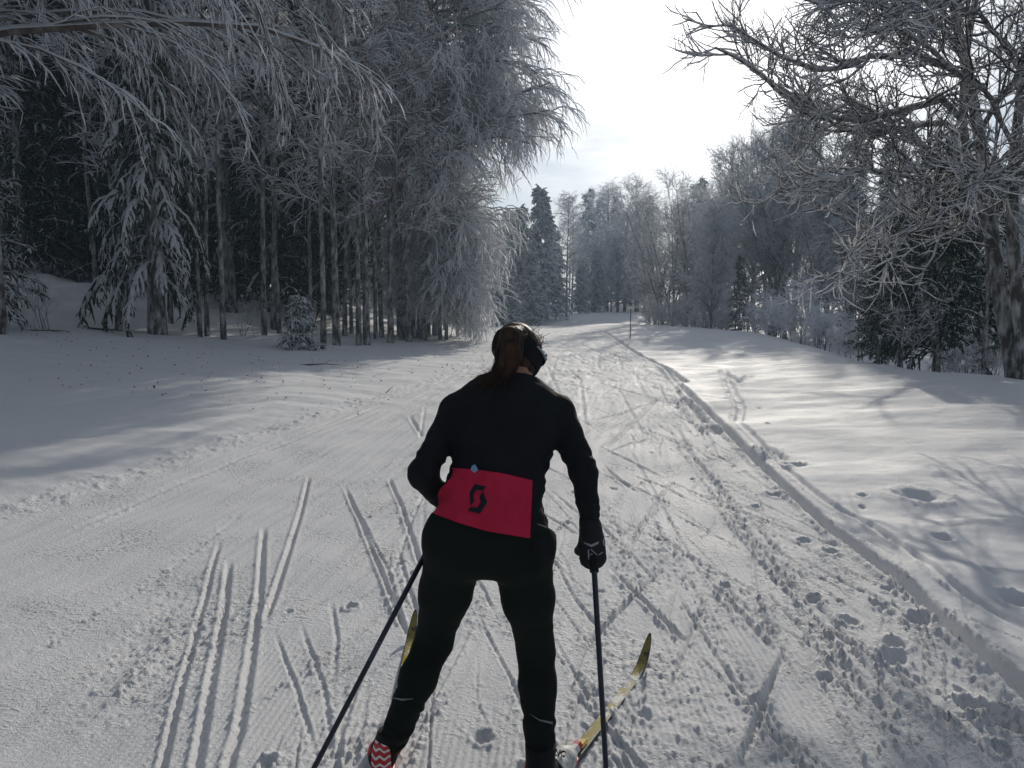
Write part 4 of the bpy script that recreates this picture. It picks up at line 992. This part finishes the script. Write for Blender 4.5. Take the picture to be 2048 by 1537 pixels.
# gloves
for s in 'RL':
    wr = J['wr' + s]; c = wr + (fR if s == 'R' else fL) * .06
    def glove_f(p, s=s, wr=wr):
        ax = norm(J['wr' + s] - J['el' + s])
        return np.maximum(smin(handd(p, s, .003), cap(p, wr - ax * .03, wr + ax * .01, .036, .035), .012), -((p - wr) @ ax + .028)) + .0008 * noise3(p, 90, 3)
    gm = part('glove', sdf_mesh('glove', glove_f, c - .13, c + .13, .0036, M['glove']))
    if s == 'R':
        bv = BVHTree.FromPolygons([x.co + Vector(O0) for x in gm.data.vertices], [list(q.vertices) for q in gm.data.polygons])
        def on_glove(px, py, lift):
            d = norm(at(px, py, 1.0) - CAM); h = bv.ray_cast(Vector(CAM), Vector(d)); q = np.array(h[0]) if h[0] is not None else at(px, py, 2.44)
            return q - d * lift
        k = 140 / 1537.0
        def z2(l): return [(1120 + x * k, 1030 + y * k) for x, y in l]
        ms = [strip('p', z2(a), z2(b), on_glove, .0015, M['grey_print'], None) for a, b in (
            ([(520, 600), (680, 655), (850, 585)], [(530, 625), (690, 710), (840, 640)]), ([(610, 770), (615, 980)], [(640, 760), (640, 985)]),
            ([(660, 760), (810, 890)], [(690, 755), (830, 880)]), ([(940, 530), (940, 620), (965, 680)], [(985, 540), (975, 620), (1000, 670)]),
            ([(640, 930), (690, 870), (770, 920)], [(635, 900), (690, 845), (780, 900)]), ([(850, 870), (940, 810)], [(860, 890), (950, 825)]))]
        link('print', shifted(joined('print', ms, M['grey_print'])), gm)
# boots
def boot_material(name):
    m = mat(name, (.5, .02, .02), .45, .4); t = m.node_tree; b = t.nodes['Principled BSDF']
    c = t.nodes.new('ShaderNodeTexCoord'); wv = t.nodes.new('ShaderNodeTexWave'); wv.wave_type = 'BANDS'; wv.bands_direction = 'Z'; wv.wave_profile = 'SIN'
    mp = t.nodes.new('ShaderNodeMapping'); sp = t.nodes.new('ShaderNodeSeparateXYZ'); t.links.new(c.outputs['Object'], sp.inputs[0])
    sn = t.nodes.new('ShaderNodeMath'); sn.operation = 'SINE'; ml = t.nodes.new('ShaderNodeMath'); ml.operation = 'MULTIPLY'; ml.inputs[1].default_value = 210
    t.links.new(sp.outputs[0], ml.inputs[0]); t.links.new(ml.outputs[0], sn.inputs[0])
    ma = t.nodes.new('ShaderNodeMath'); ma.operation = 'MULTIPLY_ADD'; ma.inputs[1].default_value = .0045; t.links.new(sn.outputs[0], ma.inputs[0]); t.links.new(sp.outputs[2], ma.inputs[2])
    m2 = t.nodes.new('ShaderNodeMath'); m2.operation = 'MULTIPLY'; m2.inputs[1].default_value = 250; t.links.new(ma.outputs[0], m2.inputs[0])
    s2 = t.nodes.new('ShaderNodeMath'); s2.operation = 'SINE'; t.links.new(m2.outputs[0], s2.inputs[0])
    r = t.nodes.new('ShaderNodeValToRGB'); r.color_ramp.interpolation = 'CONSTANT'; r.color_ramp.elements[0].color = (.45, .02, .025, 1); r.color_ramp.elements[1].color = (.7, .69, .68, 1); r.color_ramp.elements[1].position = .5
    t.links.new(s2.outputs[0], r.inputs[0]); t.links.new(r.outputs[0], b.inputs['Base Color'])
    return m
M['boot_wave'] = boot_material('wave_print')
for s in 'LR':
    h, d3, sd3 = FOOT[s]; zu = np.array((0, 0, 1.0)); ank = J['ank' + s]
    lo = h - .2; hi = h + .2 + d3 * .15; 
    def up_f(p): 
        d = smin(cap(p, h + zu * .035, h + d3 * .20 + zu * .012, .040, .036, sd3, 1.0), cap(p, h + zu * .045 + d3 * .02, ank + (ank - h) * .0 + zu * .02, .043, .050), .03)
        d = smin(d, cap(p, h + d3 * .2 + zu * .012, h + d3 * .235 + zu * .006, .036, .030), .02)
        return np.maximum(d + .0008 * noise3(p, 60, 2), (p - (ank + zu * .025)) @ zu)
    bt = part('boot', sdf_mesh('boot', up_f, np.minimum(h, h + d3 * .2) - .1, np.maximum(np.maximum(h, h + d3 * .2), ank) + .1, .005, M['black_plastic']))
    def sole_f(p): return np.maximum(cap(p, h - zu * .004, h + d3 * .24 - zu * .004, .040, .036), np.abs((p - h) @ zu + .018) - .014)
    link('sole', shifted(sdf_mesh('sole', sole_f, np.minimum(h, h + d3 * .25) - .08, np.maximum(h, h + d3 * .25) + .08, .005, M['red_plastic'])), bt)
    def heel_f(p): return np.maximum(np.maximum(up_f(p) - .003, (p - h) @ d3 + .012), np.maximum(np.abs((p - h) @ sd3) - .032, (p - (ank)) @ zu - .0))
    link('heel_print', shifted(sdf_mesh('heel_print', heel_f, np.minimum(h, ank) - .09, np.maximum(h, ank) + .09, .004, M['boot_wave'])), bt)
    def toe_f(p): return np.maximum(up_f(p) - .0035, -((p - h) @ d3 - .115))
    link('toe_cap', shifted(sdf_mesh('toe_cap', toe_f, h + d3 * .18 - .12, h + d3 * .18 + .12, .004, M['white_plastic'])), bt)
    def ankle_f(p): return np.maximum(np.maximum(up_f(p) - .004, np.abs((p - h) @ d3 - .02) - .03), np.abs((p - h) @ zu - .062) - .012)
    link('ankle_strap', shifted(sdf_mesh('ankle_strap', ankle_f, h - .1, h + .16, .004, M['red_plastic'])), bt)

def text_mesh(name, body, size, X, Y, origin, material, thick=.0004):
    cu = bpy.data.curves.new(name, 'FONT'); cu.body = body; cu.size = size; cu.extrude = thick; cu.align_x = 'CENTER'; cu.align_y = 'CENTER'
    o = bpy.data.objects.new(name, cu); COL.objects.link(o); dg = bpy.context.evaluated_depsgraph_get()
    me = bpy.data.meshes.new_from_object(o.evaluated_get(dg)); bpy.data.objects.remove(o)
    X = norm(np.asarray(X, float)); Y = np.asarray(Y, float); Y = norm(Y - X * (X @ Y)); Zv = np.cross(X, Y)
    mt = Matrix(((X[0], Y[0], Zv[0], origin[0]), (X[1], Y[1], Zv[1], origin[1]), (X[2], Y[2], Zv[2], origin[2]), (0, 0, 0, 1)))
    me.transform(mt); me.materials.clear(); me.materials.append(material); me.name = name
    return me
# lettering on the right toe cap
h, d3, sd3 = FOOT['R']
bt = [o for o in person.children if o.name.startswith('boot')][1]
tm_ = text_mesh('lettering', 'FINC', .026, sd3, d3 * .8 + np.array((0, 0, .6)), h + d3 * .150 + np.array((0, 0, .064)), M['black_plastic'], .004)
link('lettering', shifted(tm_), bt)

# ------------------------------------------------------------------ skis and poles, each a thing of its own
def ski(label, foot, dr, roll):
    dr = np.array(dr, float); dr /= np.linalg.norm(dr)
    root = bpy.data.objects.new('ski', None); COL.objects.link(root); root.empty_display_size = .2
    o = np.array((foot[0], foot[1], zg(foot) + .006)); root.location = o
    root.rotation_euler = (0, roll, math.atan2(-dr[0], dr[1])); tag(root, label, 'ski', 'pair of skis')
    ys = np.concatenate([np.linspace(-.78, .9, 40), np.linspace(.92, 1.13, 18)]); n = len(ys)
    wd = .0225 * np.where(ys < .95, 1, np.sqrt(np.clip(1 - ((ys - .95) / .185) ** 2, .02, 1))); up = np.where(ys > .88, .11 * (np.maximum(ys - .88, 0) / .25) ** 1.9, 0) + .02 * np.exp(-((ys) / .35) ** 2) * 0
    th = np.where(ys > .9, .006 + (.014 - .006) * np.clip((1.0 - ys) / .1, 0, 1), .014 + .010 * np.exp(-(ys / .3) ** 2))
    V = []; 
    for y, w_, u, t in zip(ys, wd, up, th): V += [(-w_, y, u), (-w_, y, u + t), (-w_ + .003, y, u + t + .0012), (w_ - .003, y, u + t + .0012), (w_, y, u + t), (w_, y, u)]
    V = np.array(V); idx = np.arange(n * 6).reshape(n, 6); nx = np.roll(idx, -1, 1)
    q = np.stack([idx[:-1], nx[:-1], nx[1:], idx[1:]], -1)          # (n-1, 6, 4)
    isd = np.tile(np.array([1, 1, 0, 1, 1, 1]), n - 1)
    tipm = np.repeat(ys[:-1] > .985, 6) & (isd == 0)
    caps = [[0, 1, 4, 5], [1, 2, 3, 4]]; k = (n - 1) * 6; caps += [[k + 5, k + 4, k + 1, k], [k + 4, k + 3, k + 2, k + 1]]
    me = make_mesh('ski_body', V, quads=np.concatenate([q.reshape(-1, 4), np.array(caps)]), smooth=False, mats=[M['ski_top'], M['ski_side'], M['ski_tip']],
                   mat_idx=np.concatenate([np.where(tipm, 2, isd), [1, 1, 1, 1]]))
    b = link('ski_body', me, root)
    # binding: base plate, toe bail with its pale housing and red and yellow nose
    def box(c, s_, mt, name, top=1.0):
        c = np.array(c); s_ = np.array(s_) / 2
        Vb = np.array([(x, y, z) for z in (-1, 1) for x, y in ((-1, -1), (1, -1), (1, 1), (-1, 1))], float)
        Vb[4:, :2] *= top
        return link(name, make_mesh(name, Vb * s_ + c, quads=[(3, 2, 1, 0), (4, 5, 6, 7), (0, 1, 5, 4), (1, 2, 6, 5), (2, 3, 7, 6), (3, 0, 4, 7)], mats=[mt]), root)
    box((0, .10, .031), (.040, .36, .010), M['black_plastic'], 'binding_plate', .9)
    box((0, .232, .046), (.044, .055, .022), M['white_plastic'], 'binding_housing', .75)
    box((0, .275, .042), (.036, .034, .016), M['red_plastic'], 'binding_lever', .6)
    box((0, .315, .0285), (.034, .060, .006), M['yellow_print'], 'nose_plate', .7)
    return root
ski('yellow and white ski under the left boot, pointing straight up the trail', FOOT_L, (-.045, 1.08), math.radians(7))
ski('yellow and white ski under the right boot, angled out to the right', FOOT_R, (.46, .89), math.radians(-4))
def pole(label, hand, top, tip, text=None):
    root = bpy.data.objects.new('ski_pole', None); COL.objects.link(root); root.location = tip; tag(root, label, 'ski pole', 'pair of ski poles')
    def tb(name, pts, rad, m, sides=14):
        P = np.array(pts)[None] - tip
        me = tubes_mesh(name, [(P, np.array(rad)[None], sides)], m); return link(name, me, root)
    ax = norm(top - tip); lt = np.linalg.norm(top - tip)
    tb('shaft', [tip + ax * t for t in np.linspace(.06, lt - .12, 8)], np.linspace(.0055, .0092, 8), M['carbon'])
    tb('grip', [top - ax * .13, top - ax * .128, top - ax * .06, top - ax * .012, top, top + ax * .004], [.009, .0145, .0135, .016, .014, .001], M['black_plastic'])
    tb('basket', [tip + ax * .045, tip + ax * .05, tip + ax * .056, tip + ax * .085], [.009, .022, .021, .009], M['black_plastic'])
    tb('spike', [tip, tip + ax * .02, tip + ax * .05], [.0006, .003, .006], M['grey_print'])
    a = np.linspace(0, PI, 9); sd = norm(np.cross(ax, (0, 0, 1.0)))
    tb('strap', [top + sd * .022 * math.sin(x) - ax * (.005 + .05 * (1 - math.cos(x)) / 2) for x in a], np.full(9, .0045), M['black_plastic'], 6)
    return root, ax, lt
# right pole: through the right fist, down and back towards the viewer
hr = at(1186, 1100, 2.50); pr = at(1212, 1537, 2.05); dv = norm(pr - hr); k = (hr[2] - zg((pr[0], 1.3))) / -dv[2]
rootR, axR, ltR = pole('dark ski pole held upright in the right glove', hr, hr - dv * .05 + norm(np.array((0, .3, 1))) * 0, hr + dv * k)
hl = at(915, 985, 2.72); pl = at(628, 1537, 1.98); dv = norm(pl - hl); k = (hl[2] - zg((pl[0], 1.3))) / -dv[2]
rootL, axL, ltL = pole('dark ski pole slanting down left from behind the left hip', hl, hl - dv * .05, hl + dv * k)
cn = at(727, 1318, 2.29)
tip = np.array(rootL.location); tt = (cn - tip) @ axL; cn = tip + axL * tt; vw = norm(CAM - cn); side = norm(np.cross(vw, axL))
me = text_mesh('lettering', 'ROSSIGNOL', .0125, axL, np.cross(vw, axL), cn + vw * .0090, M['pole_print'])
me.transform(Matrix.Translation(Vector(-tip))); link('lettering', me, rootL)

# ------------------------------------------------------------------ marker poles and small things on the snow
def marker(px, D, h, label):
    p = place(px, D); root = bpy.data.objects.new('marker_pole', None); COL.objects.link(root); root.location = p; tag(root, label, 'marker pole', 'marker poles along the trail')
    z = np.linspace(-.3, h, 6); P = np.stack([.01 * z, 0 * z, z], 1)[None]
    link('stake', tubes_mesh('stake', [(P, np.full((1, 6), .016), 8)], M['pole_wood']), root)
    link('tip_cap', tubes_mesh('tip_cap', [(np.array([[(.01 * h, 0, h - .02), (.01 * h, 0, h + .03), (.01 * h, 0, h + .035)]]), np.array([[.0175, .0175, .002]]), 8)], M['black_plastic']), root)
marker(1260, 27.5, .98, 'tall thin dark marker pole right of the trail at the edge of the shade')
marker(1138, 56, 1.35, 'far thin marker pole in front of the knoll, left of the trail')
def fallen(px, D, ln, ang, label, r=.02):
    rng = np.random.default_rng(int(px)); p = place(px, D); root = bpy.data.objects.new('fallen_branch', None); COL.objects.link(root); root.location = p
    tag(root, label, 'branch')
    t = np.linspace(-.5, .5, 9) * ln; X = t * math.cos(ang); Y = t * math.sin(ang)
    Zb = np.array([float(base(p[0] + a, p[1] + b)) for a, b in zip(X, Y)]) - p[2] + .03 + .04 * np.sin(t * 3 / ln)
    P = np.stack([X, Y + rng.normal(size=9) * .02, Zb], 1)[None]; R = np.linspace(r, r * .35, 9)[None]
    link('stem', tubes_mesh('stem', [(P, R, 6)], M['twig_bark']), root)
    B, BR = grow(rng, P, R, 5, .2, .95, lambda t: ln * .22 + 0 * t, .7, 4, 0, .1, .02, .4, None, .6); link('side_twigs', tubes_mesh('side_twigs', [(B, BR, 4)], M['twig_bark']), root)
fallen(627, 15.5, .85, .05, 'dark bent branch lying on the shaded snow in front of the forest')
fallen(85, 16.6, 1.2, .08, 'dead branch lying along the forest edge at the far left')
fallen(778, 12.6, .16, .9, 'small dark twig stuck in the snow near the shadow edge', .008)
fallen(205, 18.2, 1.6, -.5, 'broken bough leaning on the bank left of the hanging spruce', .03)
rng = np.random.default_rng(4); n = 260
pxs = rng.uniform(60, 990, n); Ds = np.where(pxs > 780, rng.uniform(14, 27, n), rng.uniform(10, 17, n)); V = []
for a, d in zip(pxs, Ds):
    c = place(a, d) + np.array((0, 0, .018)); u = norm(rng.normal(size=3) * (1, 1, .3)) * rng.uniform(.012, .035); v = norm(np.cross(u, (rng.normal() * .4, rng.normal() * .4, 1))) * rng.uniform(.008, .02); bnd = np.array((0, 0, rng.uniform(.003, .02)))
    V += [c - u, c + v + bnd, c + u, c - v + bnd]
tag(link('leaf_litter', make_mesh('leaf_litter', V, quads=np.arange(n * 4).reshape(-1, 4), mats=[M['brown_leaf']])), kind='stuff')
